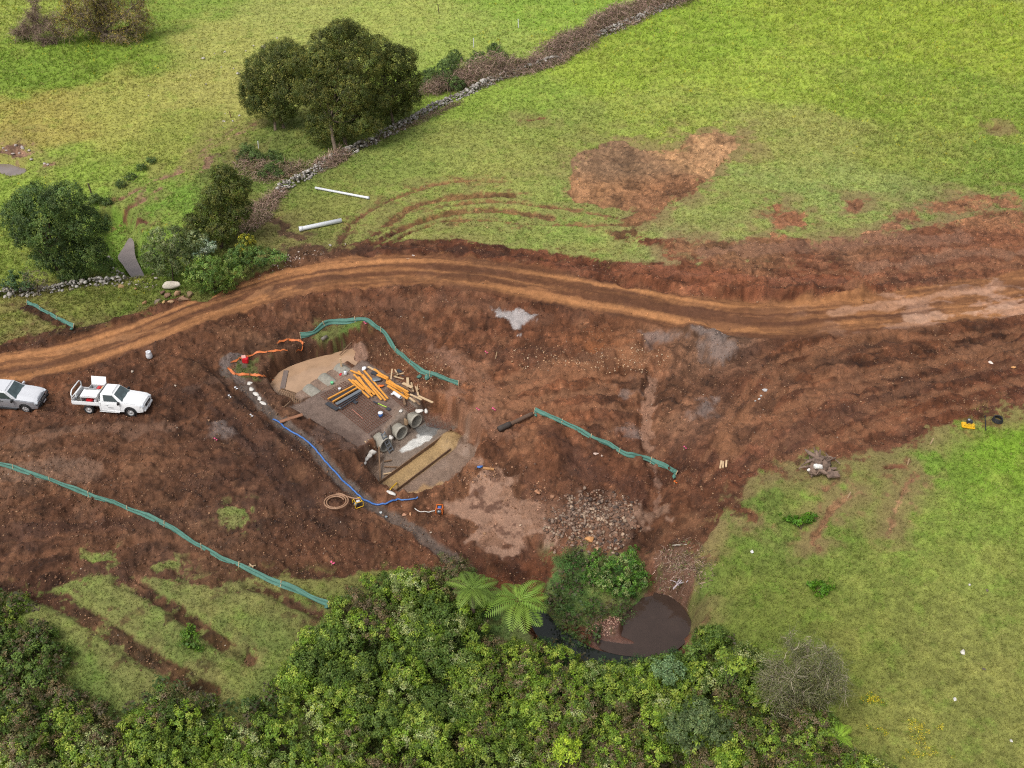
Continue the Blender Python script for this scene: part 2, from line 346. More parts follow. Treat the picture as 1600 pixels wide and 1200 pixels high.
def gmask(spots):
    w = np.zeros(len(X))
    for px, py, r in spots:
        x, y = P0(px, py); w = np.maximum(w, np.exp(-(((X - x) ** 2 + (Y - y) ** 2) / (r * r)) ** 1.5))
    return w
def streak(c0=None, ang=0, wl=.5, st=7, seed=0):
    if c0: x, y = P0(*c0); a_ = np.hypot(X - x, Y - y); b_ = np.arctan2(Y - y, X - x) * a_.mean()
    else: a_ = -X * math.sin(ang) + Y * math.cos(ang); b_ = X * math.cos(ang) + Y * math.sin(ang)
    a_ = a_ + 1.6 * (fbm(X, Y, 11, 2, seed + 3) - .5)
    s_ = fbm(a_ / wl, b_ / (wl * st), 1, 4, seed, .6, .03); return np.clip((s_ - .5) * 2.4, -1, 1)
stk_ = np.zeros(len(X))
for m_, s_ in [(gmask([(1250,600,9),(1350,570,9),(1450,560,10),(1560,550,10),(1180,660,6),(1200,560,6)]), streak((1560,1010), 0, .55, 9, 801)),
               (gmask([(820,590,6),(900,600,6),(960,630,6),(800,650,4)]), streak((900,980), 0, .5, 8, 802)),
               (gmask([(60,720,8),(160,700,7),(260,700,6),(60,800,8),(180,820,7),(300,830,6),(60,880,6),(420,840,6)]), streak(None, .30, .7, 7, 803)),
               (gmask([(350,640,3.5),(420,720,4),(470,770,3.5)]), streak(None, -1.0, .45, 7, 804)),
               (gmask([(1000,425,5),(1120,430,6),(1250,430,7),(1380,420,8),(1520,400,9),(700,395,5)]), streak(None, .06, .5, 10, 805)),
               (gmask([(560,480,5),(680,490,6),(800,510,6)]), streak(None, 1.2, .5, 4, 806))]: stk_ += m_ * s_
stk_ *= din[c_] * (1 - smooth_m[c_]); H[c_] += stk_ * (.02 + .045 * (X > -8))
Hg = H.reshape(NR, NC)
def gz(x, y):
    """height of the finished ground"""
    x = np.asarray(x, float); y = np.asarray(y, float)
    r = np.clip(np.searchsorted(ys, y) - 1, 0, NR - 2); t = x / hw(y)
    c = np.clip(np.searchsorted(ts, t) - 1, 0, NC - 2)
    fr = (y - ys[r]) / (ys[r + 1] - ys[r]); fc = (t - ts[c]) / (ts[c + 1] - ts[c])
    return (Hg[r, c] * (1 - fc) + Hg[r, c + 1] * fc) * (1 - fr) + (Hg[r + 1, c] * (1 - fc) + Hg[r + 1, c + 1] * fc) * fr
def gfield(A, x, y):
    A = A.reshape(NR, NC); r = np.clip(np.searchsorted(ys, y), 0, NR - 1); c = np.clip(np.searchsorted(ts, x / hw(y)), 0, NC - 1)
    return A[r, c]
def P(px, py):
    """pixel -> 3D point on the finished ground"""
    d = ray(px, py); t = 22.0; st = .25
    while t < 300:
        x, y, z = d[0] * t, d[1] * t, CAM_H + d[2] * t
        if z < gz(x, y): break
        t += st
    a, b = t - st, t
    for k in range(12):
        m = .5 * (a + b)
        if CAM_H + d[2] * m > gz(d[0] * m, d[1] * m): a = m
        else: b = m
    return Vector((d[0] * b, d[1] * b, float(gz(d[0] * b, d[1] * b))))

# ---- colours of soil and grass, spread from spot samples
def spread(spots, X, Y, sig):
    w = np.zeros(X.shape); c = np.zeros(X.shape + (3,))
    for px, py, col in spots:
        x, y = P0(px, py); q = np.exp(-((X - x) ** 2 + (Y - y) ** 2) / (2 * sig * sig)) + 1e-7
        w += q; c += q[:, None] * S(*col)
    return c / w[:, None]
wx = (fbm(X, Y, 4, 3, 91) - .5) * 6; wy = (fbm(X, Y, 4, 3, 92) - .5) * 6
GR = [(60,20,(137,144,69)),(60,90,(113,133,51)),(180,80,(113,131,50)),(260,20,(120,136,59)),(350,60,(149,146,82)),(200,170,(147,143,76)),(330,150,(150,143,82)),(60,200,(148,135,74)),(450,30,(145,146,82)),
  (600,40,(145,150,80)),(750,50,(138,149,75)),(850,20,(128,149,62)),(300,220,(133,136,67)),(100,280,(128,143,63)),(220,360,(109,133,55)),(400,230,(97,104,54)),(450,280,(98,108,55)),(20,390,(122,132,61)),(150,490,(106,110,54)),(30,500,(120,114,65)),(260,470,(84,101,38)),
  (600,240,(114,123,64)),(500,320,(128,128,70)),(420,370,(97,97,53)),(650,280,(125,133,68)),(800,150,(129,145,63)),(750,250,(136,137,76)),(850,200,(129,135,70)),(950,100,(138,151,61)),(1100,60,(131,149,56)),(1300,40,(137,149,58)),(1500,60,(137,149,56)),
  (1200,120,(143,155,65)),(1400,150,(131,145,59)),(1570,180,(126,140,59)),(1050,180,(140,148,70)),(1250,220,(143,141,81)),(1450,240,(128,135,66)),(1580,260,(119,137,61)),(700,340,(132,133,75)),(900,360,(129,137,74)),(1150,340,(134,139,78)),
  (1300,290,(135,143,83)),(1100,390,(138,130,90)),(1500,330,(124,126,77)),(1200,800,(100,109,55)),(1300,780,(98,117,49)),(1400,700,(101,126,53)),(1560,720,(112,137,44)),(1500,790,(115,129,57)),(1400,850,(117,128,61)),(1550,900,(120,127,63)),
  (1300,950,(106,109,51)),(1450,1000,(122,122,68)),(1550,1050,(124,122,68)),(1400,1100,(112,112,57)),(1550,1180,(118,117,64)),(1150,950,(95,106,47)),(1200,1000,(96,104,47)),(1330,1170,(105,106,57)),
  (150,960,(115,122,70)),(60,940,(108,125,60)),(280,1000,(111,118,65)),(400,950,(108,116,63)),(330,930,(113,120,68)),(480,990,(95,110,57)),(200,1060,(101,112,59)),(350,1080,(99,102,57)),(540,900,(111,113,56)),(100,1150,(77,94,44)),(930,930,(78,101,56)),(880,900,(81,103,58)),(530,515,(88,102,51)),(385,575,(80,87,49)),(360,808,(113,116,71))]
DR = [(0,620,(106,72,54)),(100,680,(84,57,44)),(250,620,(90,62,48)),(330,540,(98,68,52)),(200,740,(92,66,52)),(50,720,(112,84,68)),(100,800,(92,64,50)),(30,900,(72,50,40)),(200,850,(92,66,52)),(350,720,(80,56,45)),(450,800,(78,55,44)),(330,860,(92,68,54)),(250,900,(96,70,58)),
  (520,850,(90,62,48)),(400,600,(86,62,50)),(420,570,(86,64,50)),(480,540,(82,58,44)),(450,500,(98,66,50)),(600,470,(104,70,54)),(600,520,(88,60,44)),(700,500,(96,64,48)),(680,570,(112,76,56)),(800,470,(96,62,46)),(800,560,(110,74,56)),(900,500,(96,64,48)),
  (720,640,(122,86,66)),(830,620,(122,82,62)),(760,670,(110,74,56)),(900,620,(104,68,50)),(850,700,(106,72,54)),(950,700,(94,62,46)),(880,740,(88,58,44)),(720,760,(112,80,62)),(780,800,(146,110,90)),(700,820,(104,72,56)),(800,880,(92,56,38)),(900,800,(118,86,70)),(950,560,(120,78,52)),
  (1000,540,(118,82,62)),(1060,530,(112,86,72)),(1120,550,(108,86,74)),(1050,620,(104,74,58)),(1110,650,(112,84,70)),(960,610,(100,68,52)),(1000,760,(96,64,50)),(1100,750,(86,54,38)),(1060,820,(92,64,48)),(1050,900,(112,82,66)),(1020,940,(96,62,52)),
  (1150,600,(88,54,38)),(1250,560,(92,60,44)),(1350,600,(92,60,44)),(1500,580,(90,58,42)),(1450,520,(98,64,46)),(1580,520,(86,56,42)),(1250,680,(106,72,56)),(1350,680,(102,68,52)),(1180,720,(100,66,52)),(1500,630,(98,62,44)),(1590,610,(92,58,44)),
  (500,400,(84,58,46)),(620,385,(88,56,42)),(750,400,(94,58,42)),(900,420,(104,66,50)),(1000,430,(112,72,54)),(1120,440,(120,76,56)),(1250,430,(104,66,50)),(1400,410,(112,74,58)),(1550,390,(118,80,62)),(1300,450,(100,62,44)),(60,530,(84,56,42)),(250,480,(88,58,42)),(400,435,(98,66,46)),
  (960,260,(136,112,92)),(1100,230,(170,138,108)),(1000,310,(140,104,80)),(940,300,(152,118,90)),(1230,340,(138,98,76)),(1520,320,(144,106,82)),(1150,395,(128,98,76)),(1350,380,(130,98,78)),(200,990,(70,54,36)),(330,970,(74,58,38)),(640,330,(118,94,64)),(560,350,(100,76,56)),(760,310,(124,100,68)),(900,345,(124,98,70)),(480,375,(86,70,56)),(330,255,(136,114,98)),(20,235,(132,108,96)),(1390,820,(150,124,98)),(1280,830,(128,100,76)),(100,505,(66,48,34)),(450,945,(74,54,40))]
CALG = np.array([1.30, 1.38, 1.20]); CALD = np.array([1.08, .96, .79])
grass_c = spread(GR, X + wx, Y + wy, 3.2)
dirt_c = spread(DR, X + wx * .3, Y + wy * .3, 1.9)
# natural mottle of the pigments
n1 = fbm(X, Y, 1.6, 5, 101, .6); n2 = fbm(X, Y, .35, 4, 102, .65); n3 = fbm(X, Y, 6, 3, 103)
dry = sstep(.50, .72, fbm(X, Y, 2.6, 5, 104, .6))[:, None]
grass_c = grass_c * (1 - .20 * dry) + S(156, 146, 84) * .20 * dry
lush = sstep(.56, .75, fbm(X, Y, 1.1, 4, 105, .6))[:, None]
grass_c = grass_c * (1 - .22 * lush) + S(92, 128, 38) * .22 * lush
grass_c *= np.clip(.5 + 1.0 * n2[:, None], .4, 1.6) * (.88 + .24 * n1[:, None]) * CALG
fl = (vnoise(X * 9, Y * 9, 5) > .93) & (fbm(X, Y, 2.2, 3, 106) > .56) & (tall > .4); grass_c[fl] = S(196, 190, 60)
pale = sstep(.52, .74, fbm(X + 50, Y, 1.5, 5, 107, .62))[:, None]
dirt_c = dirt_c * (1 - .45 * pale) + (dirt_c * .5 + S(150, 116, 94) * .5) * .45 * pale
dark = sstep(.55, .7, fbm(X, Y + 80, 1.9, 5, 108, .6))[:, None]
dirt_c *= (1 - .42 * dark); dirt_c *= np.clip(.25 + 1.5 * n2[:, None], .25, 2) * (.68 + .64 * n1[:, None]) * CALD
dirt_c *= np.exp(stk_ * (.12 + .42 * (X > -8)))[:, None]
peb = vnoise(X * 7.3, Y * 7.3, 8) * vnoise(X * 3.1, Y * 3.1, 18); dirt_c[peb > .74] *= 1.7
rough = np.full(N, .9)
def tint(idx, m, col, k=1.0, vary=.25):
    """lay a soil colour over the dirt where mask m says (idx = indices in the full sheet)"""
    full = np.zeros(N, np.float32); full[idx] = m; mm = full[c_] * k
    if vary: mm = mm * np.clip(1 - vary + 2 * vary * n2 * 1.2, 0, 1)
    global dirt_c
    dirt_c = dirt_c * (1 - mm[:, None]) + S(*col) * (.78 + .44 * n2[:, None]) * mm[:, None]
def tint_poly(l, col, k=.8, z=None, wob=.3, wl=.9, soft=.3, seed=121, vary=.25):
    pts = PP(l) if z is None else [unz(px, py, z) for px, py in l]
    i, d = poly_field(pts, 2, wob, seed, wl); tint(i, sstep(-soft, soft, d), col, k, vary)
def tint_line(l, w, col, k=.7, wob=.15, wl=.7, seed=131, vary=.3):
    pts = smooth_poly(PP(l), 5, False); i = box_idx(pts, w + 1); d, al = seg_dist(TX[i], TY[i], pts)
    d = d + wob * 2 * (fbm(TX[i], TY[i], wl, 4, seed) - .5) * 2; tint(i, 1 - sstep(w * .3, w * .6, d), col, k, vary)
for i, d, m in TR: tint(i, m, (142, 98, 70), .5 if TX[i].mean() > -8 else .2, .7)
for l, w, c, k in [([(1130,700),(1180,640),(1240,580),(1330,535),(1450,510)],1.6,(138,96,68),.5), ([(1190,690),(1260,630),(1340,595),(1450,570),(1600,535)],1.2,(132,92,66),.45), ([(1150,690),(1210,615),(1280,565),(1400,530)],.9,(72,48,36),.6),
    ([(1230,690),(1330,640),(1450,600),(1600,570)],1.2,(76,50,38),.5), ([(1160,560),(1260,520),(1400,505),(1600,480)],.9,(74,48,36),.6), ([(740,640),(820,595),(920,570),(1000,560)],2.2,(146,104,76),.5), ([(770,650),(860,620),(960,605)],1.2,(136,96,70),.5), ([(780,560),(880,548),(960,570)],1.4,(82,54,40),.5),
    ([(0,690),(120,672),(260,668)],1.2,(128,98,80),.45), ([(0,745),(60,735),(140,740)],2.0,(136,108,90),.5), ([(0,830),(150,820),(300,800)],1.4,(68,46,38),.5), ([(300,610),(360,665),(430,730),(480,790)],1.0,(64,44,36),.6), ([(340,590),(400,650),(470,700)],.8,(60,42,34),.6),
    ([(620,480),(660,540),(700,600)],1.6,(84,56,42),.45), ([(540,470),(700,470),(850,500)],1.2,(120,84,64),.4), ([(700,560),(760,600),(740,660)],2.0,(150,110,86),.45), ([(860,690),(930,740),(1010,770)],1.6,(74,48,38),.5), ([(600,820),(700,850),(820,870)],1.2,(84,54,40),.5),
    ([(990,420),(1150,436),(1330,446)],1.6,(140,88,64),.6), ([(1100,395),(1300,380),(1500,370)],1.8,(140,104,84),.5), ([(1350,420),(1480,400),(1600,395)],1.4,(146,110,88),.5), ([(560,392),(700,392),(820,405)],1.0,(66,44,34),.6), ([(1250,455),(1400,445),(1500,425)],.8,(72,46,34),.6)]:
    tint_line(l, w, c, k, .45, 1.6, 133, .45)
tint_poly([(770,488),(800,482),(825,490),(842,492),(830,500),(816,508),(814,524),(803,512),(795,500),(780,497)], (176,170,168), .85, wob=.3, wl=.5, soft=.15)
for l in [[(1080,520),(1120,515),(1150,545),(1130,570),(1100,560)],[(960,675),(995,668),(1000,685),(970,690)],[(1090,625),(1110,620),(1112,650),(1085,655)],[(975,605),(990,600),(992,615),(975,618)],[(1000,520),(1060,520),(1080,535),(1010,535)],
          [(650,700),(690,700),(680,720)],[(320,668),(350,664),(370,678),(355,684),(330,682)]]:
    tint_poly(l, (140, 126, 120), .55, wob=.5, wl=.8, soft=.4)
tint_poly([(870,790),(960,775),(985,800),(975,850),(900,858),(865,830)], (126,100,84), .35, wob=.9, soft=.9)
tint_line([(1020,592),(1014,620),(1008,660),(1015,690)], .75, (160,122,100), .65, .3, .6); tint_line([(1022,720),(1030,760),(1026,790)], .5, (150,116,98), .5, .3)
tint_line(ditch, .95, (106,94,86), .85, wob=.08); tint_line([(352,568),(375,560),(372,590)], .8, (120,110,106), .7)
tint_line([(545,530),(560,545),(565,560)], .9, (176,140,120), .6); tint_line([(680,545),(720,585),(690,640)], 1.2, (150,112,92), .45, .4)
tint_line([(700,610),(760,660),(800,680)], 1.0, (150,112,90), .35, .4); tint_line([(1050,870),(1060,910),(1090,900)], 2.2, (122,96,80), .5, .4)
tint_line([(300,610),(380,590),(470,600)], .8, (110,86,72), .3, .4)
# mud islands
mud[c_] *= sstep(.40, .50, fbm(X, Y, 1.3, 5, 172, .65)); H[c_] += 0
# platform, pit floors
tint_poly(PLAT_POLY, (126,108,98), .9, PLAT_Z, .12, .8, .12)
tint_poly([(480,690),(530,665),(585,690),(566,716),(540,715)], (92,74,66), .6, PLAT_Z, .6, 1.0, .5)
tint_poly([(450,590),(530,570),(565,600),(540,625),(440,640),(424,612)], (150,126,110), .9, -2.9, .1, .6, .1)
tint_poly([(572,742),(606,775),(640,784),(700,760),(745,716),(738,690),(715,668),(690,650),(640,640),(600,680)], (142,120,104), .88, FLOOR_Z, .35, 1.0, .3)
tint_poly([(600,700),(640,640),(712,668),(640,716),(590,752)], (134,120,108), .8, FLOOR_Z, .1, .6, .1)
tint_poly([(596,756),(706,672),(722,682),(712,700),(622,766)], (172,142,98), .9, FLOOR_Z, .03, .6, .06)
tint_poly([(622,704),(640,690),(655,680),(677,674),(676,686),(652,697),(630,706)], (222,220,214), .95, FLOOR_Z, .15, .5, .08, 171, .1)
tint_poly([(647,668),(670,660),(690,668),(676,680),(655,682)], (118,118,116), .9, FLOOR_Z, .1, .5, .08)
tint_poly([(640,770),(665,760),(690,755),(680,775),(650,780)], (190,150,100), .7, FLOOR_Z, .2, .6, .2)
tint_poly([(705,800),(715,775),(745,748),(775,745),(805,765),(840,790),(850,830),(830,850),(770,860),(735,850),(745,825),(715,815)], (160,124,102), .6, -2.62, .95, 1.3, .35, 71, .3)
mi = np.nonzero(c_)[0]; tint(mi, mud[c_], (168,132,110), .6, .2); tint(mi, (1 - sstep(.36, .46, fbm(X, Y, 1.1, 5, 173, .65))) * gmask([(770,800,4.2)]), (92,62,48), .8, .3)
tint_poly([(1000,792),(1040,796),(1040,806),(985,812),(970,803)], (150,118,98), .6, -2.6, .5, .8, .3)
tint_poly([(930,965),(990,925),(1060,940),(1085,985),(1000,1025),(920,1010)], (96,68,58), .8, -4.3, .3, .8, .3)
# colours of the packed road: lighter wheel tracks and long streaks
fr = np.zeros(N, np.float32); fr[ri] = sstep(-.25, .25, RW - rd + rwob)
st = np.zeros(N, np.float32); st[ri] = fbm(ral * .10, rs * 2.2, 1, 5, 141, .6)
wt = np.zeros(N, np.float32); wt[ri] = np.exp(-((np.abs(rs) - RW * .62) / .42) ** 2)
al_f = np.zeros(N, np.float32); al_f[ri] = sstep(60, 85, ral)
stc, wtc, frc, alc = st[c_], wt[c_], fr[c_], al_f[c_]
rc = S(104, 68, 46)[None] + (S(170, 118, 76) - S(104, 68, 46))[None] * np.clip(.10 + .75 * wtc + (stc - .5) * 2.6 + .30 * alc, 0, 1.1)[:, None]
pinkm = sstep(.56, .68, fbm(X * .5, Y, 1.2, 5, 142, .6)) * alc
rc = rc * (1 - .5 * pinkm[:, None]) + S(198, 158, 136) * .5 * pinkm[:, None]
rc *= (.7 + .6 * n2[:, None]) * (.78 + .44 * n1[:, None])
dirt_c = dirt_c * (1 - frc[:, None]) + rc * frc[:, None]

for l, w, c, k in [([(0,590),(120,560),(240,512),(350,482),(480,446)],.5,(84,54,38),.55), ([(100,548),(230,520),(330,490),(420,452)],.5,(176,126,86),.5), ([(420,458),(560,438),(700,436),(820,450)],.6,(88,58,40),.5), ([(640,412),(760,424),(900,448),(1040,474)],.45,(88,56,38),.5),
    ([(760,440),(900,470),(1050,500),(1180,512)],.5,(176,122,80),.45), ([(980,480),(1100,488),(1220,486),(1380,470),(1600,440)],.7,(96,62,44),.5), ([(1080,505),(1220,512),(1340,505),(1480,488)],.6,(90,58,42),.5), ([(1300,492),(1420,470),(1560,452)],.9,(200,154,124),.5), ([(1420,500),(1500,492),(1600,478)],.6,(206,166,140),.5)]:
    tint_line(l, w, c, k, .35, 1.8, 135, .5)
# mixed transition between turf and soil
dm_ = dirt[c_] + (n2 - .5) * .5
mixm = sstep(-.12, .12, dm_)
mixm = np.maximum(mixm, sstep(.60, .72, fbm(X, Y, .8, 5, 151, .62)) * sstep(-2.0, -.2, dirt[c_]) * .8)       # worn fringe
grn = sstep(.60, .70, fbm(X, Y, .9, 5, 152, .62)) * (1 - sstep(.1, 1.4, dirt[c_])) * .8                         # straggling tufts
mixm = mixm * (1 - grn * (dirt[c_] > -.2))
fr_ = (1 - sstep(0, 1, -dirt[c_] / (3.0 + 4.0 * sstep(75, 95, Y)))) * sstep(.38, .62, fbm(X, Y, 1.8, 4, 153, .6) + .12 * (1 - sstep(0, 1.5, -dirt[c_])))
fr_ *= np.clip(sstep(8, 16, X) + .45, 0, 1); grass_c = grass_c * (1 - .75 * fr_[:, None]) + S(124, 100, 72) * (.75 + .5 * n2[:, None]) * 1.25 * .75 * fr_[:, None]
COL = np.zeros((N, 3)); COL[:] = S(120, 142, 56)
COL[c_] = grass_c * (1 - mixm[:, None]) + dirt_c * mixm[:, None]
soil = np.zeros(N); soil[c_] = mixm
wet = np.zeros(N)
wet[c_] = np.clip(mixm * (.25 * sstep(.5, .7, fbm(X, Y, 2.4, 4, 161)) + .7 * mud[c_] + .6 * floorm[c_]), 0, 1)

# ---- material and meshes (one sheet cut along its zones)
def new_mat(name):
    m = bpy.data.materials.new(name); m.use_nodes = True; nt = m.node_tree; nt.nodes.clear()
    out = nt.nodes.new('ShaderNodeOutputMaterial'); b = nt.nodes.new('ShaderNodeBsdfPrincipled'); nt.links.new(b.outputs[0], out.inputs[0])
    return m, nt, b, out
def nd(nt, t, **kw):
    n = nt.nodes.new(t)
    for k, v in kw.items():
        if k in n.inputs: n.inputs[k].default_value = v
        else: setattr(n, k, v)
    return n
def ground_mat(name, scale, bump, grain):
    m, nt, b, out = new_mat(name)
    at = nd(nt, 'ShaderNodeAttribute', attribute_name='Col'); aw = nd(nt, 'ShaderNodeAttribute', attribute_name='wet')
    tc = nd(nt, 'ShaderNodeTexCoord'); no = nd(nt, 'ShaderNodeTexNoise', Scale=scale, Detail=6.0, Roughness=.7)
    nt.links.new(tc.outputs['Object'], no.inputs['Vector'])
    mr = nd(nt, 'ShaderNodeMapRange'); mr.inputs[1].default_value = .25; mr.inputs[2].default_value = .75; mr.inputs[3].default_value = 1 - grain; mr.inputs[4].default_value = 1 + grain
    nt.links.new(no.outputs['Fac'], mr.inputs[0])
    mx = nd(nt, 'ShaderNodeVectorMath', operation='SCALE'); nt.links.new(at.outputs['Color'], mx.inputs[0]); nt.links.new(mr.outputs[0], mx.inputs['Scale'])
    nt.links.new(mx.outputs[0], b.inputs['Base Color'])
    rr = nd(nt, 'ShaderNodeMapRange'); rr.inputs[3].default_value = .95; rr.inputs[4].default_value = .16; nt.links.new(aw.outputs['Fac'], rr.inputs[0]); nt.links.new(rr.outputs[0], b.inputs['Roughness'])
    b.inputs['Specular IOR Level'].default_value = .25
    bp = nd(nt, 'ShaderNodeBump', Strength=bump, Distance=.06); nt.links.new(no.outputs['Fac'], bp.inputs['Height']); nt.links.new(bp.outputs[0], b.inputs['Normal'])
    return m
M_SOIL = ground_mat('soil', 11, .6, .42); M_ROAD = ground_mat('road_dirt', 8, .4, .22); M_TURF = ground_mat('turf', 14, .7, .40)

def np_mesh(name, V, Fc, mat, col=None, smooth=False, extra=None):
    """V (n,3); Fc (m,k) faces of one size"""
    me = bpy.data.meshes.new(name); V = np.asarray(V, np.float32); Fc = np.asarray(Fc, np.int32); k = Fc.shape[1]
    me.vertices.add(len(V)); me.vertices.foreach_set('co', V.ravel())
    me.loops.add(Fc.size); me.loops.foreach_set('vertex_index', Fc.ravel())
    me.polygons.add(len(Fc)); me.polygons.foreach_set('loop_start', np.arange(0, Fc.size, k, dtype=np.int32))
    if smooth: me.polygons.foreach_set('use_smooth', np.ones(len(Fc), bool))
    if col is not None:
        a = me.attributes.new('Col', 'FLOAT_COLOR', 'POINT'); a.data.foreach_set('color', np.c_[col, np.ones(len(col))].astype(np.float32).ravel())
    for n_, v_ in (extra or {}).items():
        a = me.attributes.new(n_, 'FLOAT', 'POINT'); a.data.foreach_set('value', v_.astype(np.float32))
    me.materials.append(mat); me.update(calc_edges=True); me.validate()
    return me
def tag(o, label, cat=None, group=None, kind=None):
    o['label'] = label
    if cat: o['category'] = cat
    if group: o['group'] = group
    if kind: o['kind'] = kind
    return o
def link(me, name, parent=None):
    o = bpy.data.objects.new(name, me); scene.collection.objects.link(o)
    if parent: o.parent = parent
    return o
ii = np.arange(N).reshape(NR, NC)
quads = np.stack([ii[:-1, :-1], ii[:-1, 1:], ii[1:, 1:], ii[1:, :-1]], -1).reshape(-1, 4)
qs = soil[quads].mean(1); qr = np.where(roadm[quads].mean(1) > 0, 1, 0)
zone = np.where(qr == 1, 2, np.where(qs > .5, 1, 0))
VV = np.c_[TX, TY, H]
for z, nm, mat, lab, cat in ((0, 'grass_field', M_TURF, 'green and olive pasture of tussocky grass around the dirt works', 'grass'), (1, 'ground', M_SOIL, 'churned red brown bare earth of the construction site', 'ground'),
                             (2, 'dirt_road', M_ROAD, 'orange brown packed dirt road curving across the site with long wheel tracks', 'road')):
    q = quads[zone == z]; u, inv = np.unique(q, return_inverse=True)
    me = np_mesh(nm, VV[u], inv.reshape(-1, 4), mat, COL[u], True, {'wet': wet[u]})
    tag(link(me, nm), lab, cat, kind='structure')

# ---- water
def water_mat(name, col, rough=.08, spec=.5, sc=3.0):
    m, nt, b, out = new_mat(name)
    tc = nd(nt, 'ShaderNodeTexCoord'); no = nd(nt, 'ShaderNodeTexNoise', Scale=sc * .35, Detail=4.0); nt.links.new(tc.outputs['Object'], no.inputs['Vector'])
    cr = nd(nt, 'ShaderNodeValToRGB'); cr.color_ramp.elements[0].position = .3; cr.color_ramp.elements[1].position = .7
    cr.color_ramp.elements[0].color = (*(col * .85), 1); cr.color_ramp.elements[1].color = (*(col * 1.12), 1)
    nt.links.new(no.outputs['Fac'], cr.inputs[0]); nt.links.new(cr.outputs[0], b.inputs['Base Color'])
    b.inputs['Roughness'].default_value = rough; b.inputs['Specular IOR Level'].default_value = spec
    n2_ = nd(nt, 'ShaderNodeTexNoise', Scale=sc, Detail=3.0); nt.links.new(tc.outputs['Object'], n2_.inputs['Vector'])
    bp = nd(nt, 'ShaderNodeBump', Strength=.15, Distance=.05); nt.links.new(n2_.outputs['Fac'], bp.inputs['Height']); nt.links.new(bp.outputs[0], b.inputs['Normal'])
    return m
def water(name, l, z, mat, label, cat='water'):
    pts = smooth_poly([unz(px, py, z) for px, py in l], 4)
    bm = bmesh.new(); f = bm.faces.new([bm.verts.new((x, y, z)) for x, y in pts]); f.normal_update()
    if f.normal.z < 0: f.normal_flip()
    bmesh.ops.triangulate(bm, faces=[f]); me = bpy.data.meshes.new(name); bm.to_mesh(me); bm.free(); me.materials.append(mat)
    return tag(link(me, name), label, cat, kind='structure')
M_MUDW = water_mat('muddy_water', S(186, 152, 122), .12); M_POND = water_mat('pond_water', S(70, 56, 49), .04); M_DARKW = water_mat('dark_water', S(34, 38, 33), .08, .5); M_STREAM = water_mat('stream_water', S(140, 126, 120), .15, .6)
water('muddy_pool', [(420,606),(436,582),(470,566),(520,552),(560,545),(570,575),(560,605),(540,628),(480,646),(438,638)], WAT_IN, M_MUDW, 'still tan muddy water pooled at the culvert inlets')
water('pond', [(925,985),(950,950),(985,925),(1030,922),(1062,944),(1080,972),(1074,1000),(1040,1024),(990,1026),(940,1015)], -4.35, M_POND, 'brown pond water below the round bush')
water('stream_water', [(825,958),(846,950),(880,985),(935,1016),(1000,1024),(1060,1016),(1055,1034),(980,1044),(900,1032),(845,1000)], -4.37, M_DARKW, 'dark narrow creek water running beside the tree fern')
water('upper_creek', [(184,402),(192,388),(202,372),(209,378),(212,402),(228,438),(214,443),(200,426),(192,414)], -2.02, M_STREAM, 'shallow grey creek water between the two leafy thickets on the left')
water('creek_bend', [(-60,240),(0,236),(40,262),(35,290),(0,300),(-60,300)], -1.42, M_STREAM, 'pale sliver of creek water at the left edge above the dark tree')
# ------------------------------------------------------------------ materials
def simple_mat(name, col, rough=.6, metal=0.0, var=.15, scale=6.0, bump=.0, spec=.5, coat=0.0):
    m, nt, b, out = new_mat(name)
    tc = nd(nt, 'ShaderNodeTexCoord'); no = nd(nt, 'ShaderNodeTexNoise', Scale=scale, Detail=5.0, Roughness=.65); nt.links.new(tc.outputs['Object'], no.inputs['Vector'])
    cr = nd(nt, 'ShaderNodeValToRGB'); cr.color_ramp.elements[0].position = .3; cr.color_ramp.elements[1].position = .7; col = np.array(col)
    cr.color_ramp.elements[0].color = (*np.clip(col * (1 - var), 0, 1), 1); cr.color_ramp.elements[1].color = (*np.clip(col * (1 + var), 0, 1), 1)
    nt.links.new(no.outputs['Fac'], cr.inputs[0]); nt.links.new(cr.outputs[0], b.inputs['Base Color'])
    b.inputs['Roughness'].default_value = rough; b.inputs['Metallic'].default_value = metal; b.inputs['Specular IOR Level'].default_value = spec; b.inputs['Coat Weight'].default_value = coat
    if bump:
        bp = nd(nt, 'ShaderNodeBump', Strength=bump, Distance=.03); nt.links.new(no.outputs['Fac'], bp.inputs['Height']); nt.links.new(bp.outputs[0], b.inputs['Normal'])
    return m
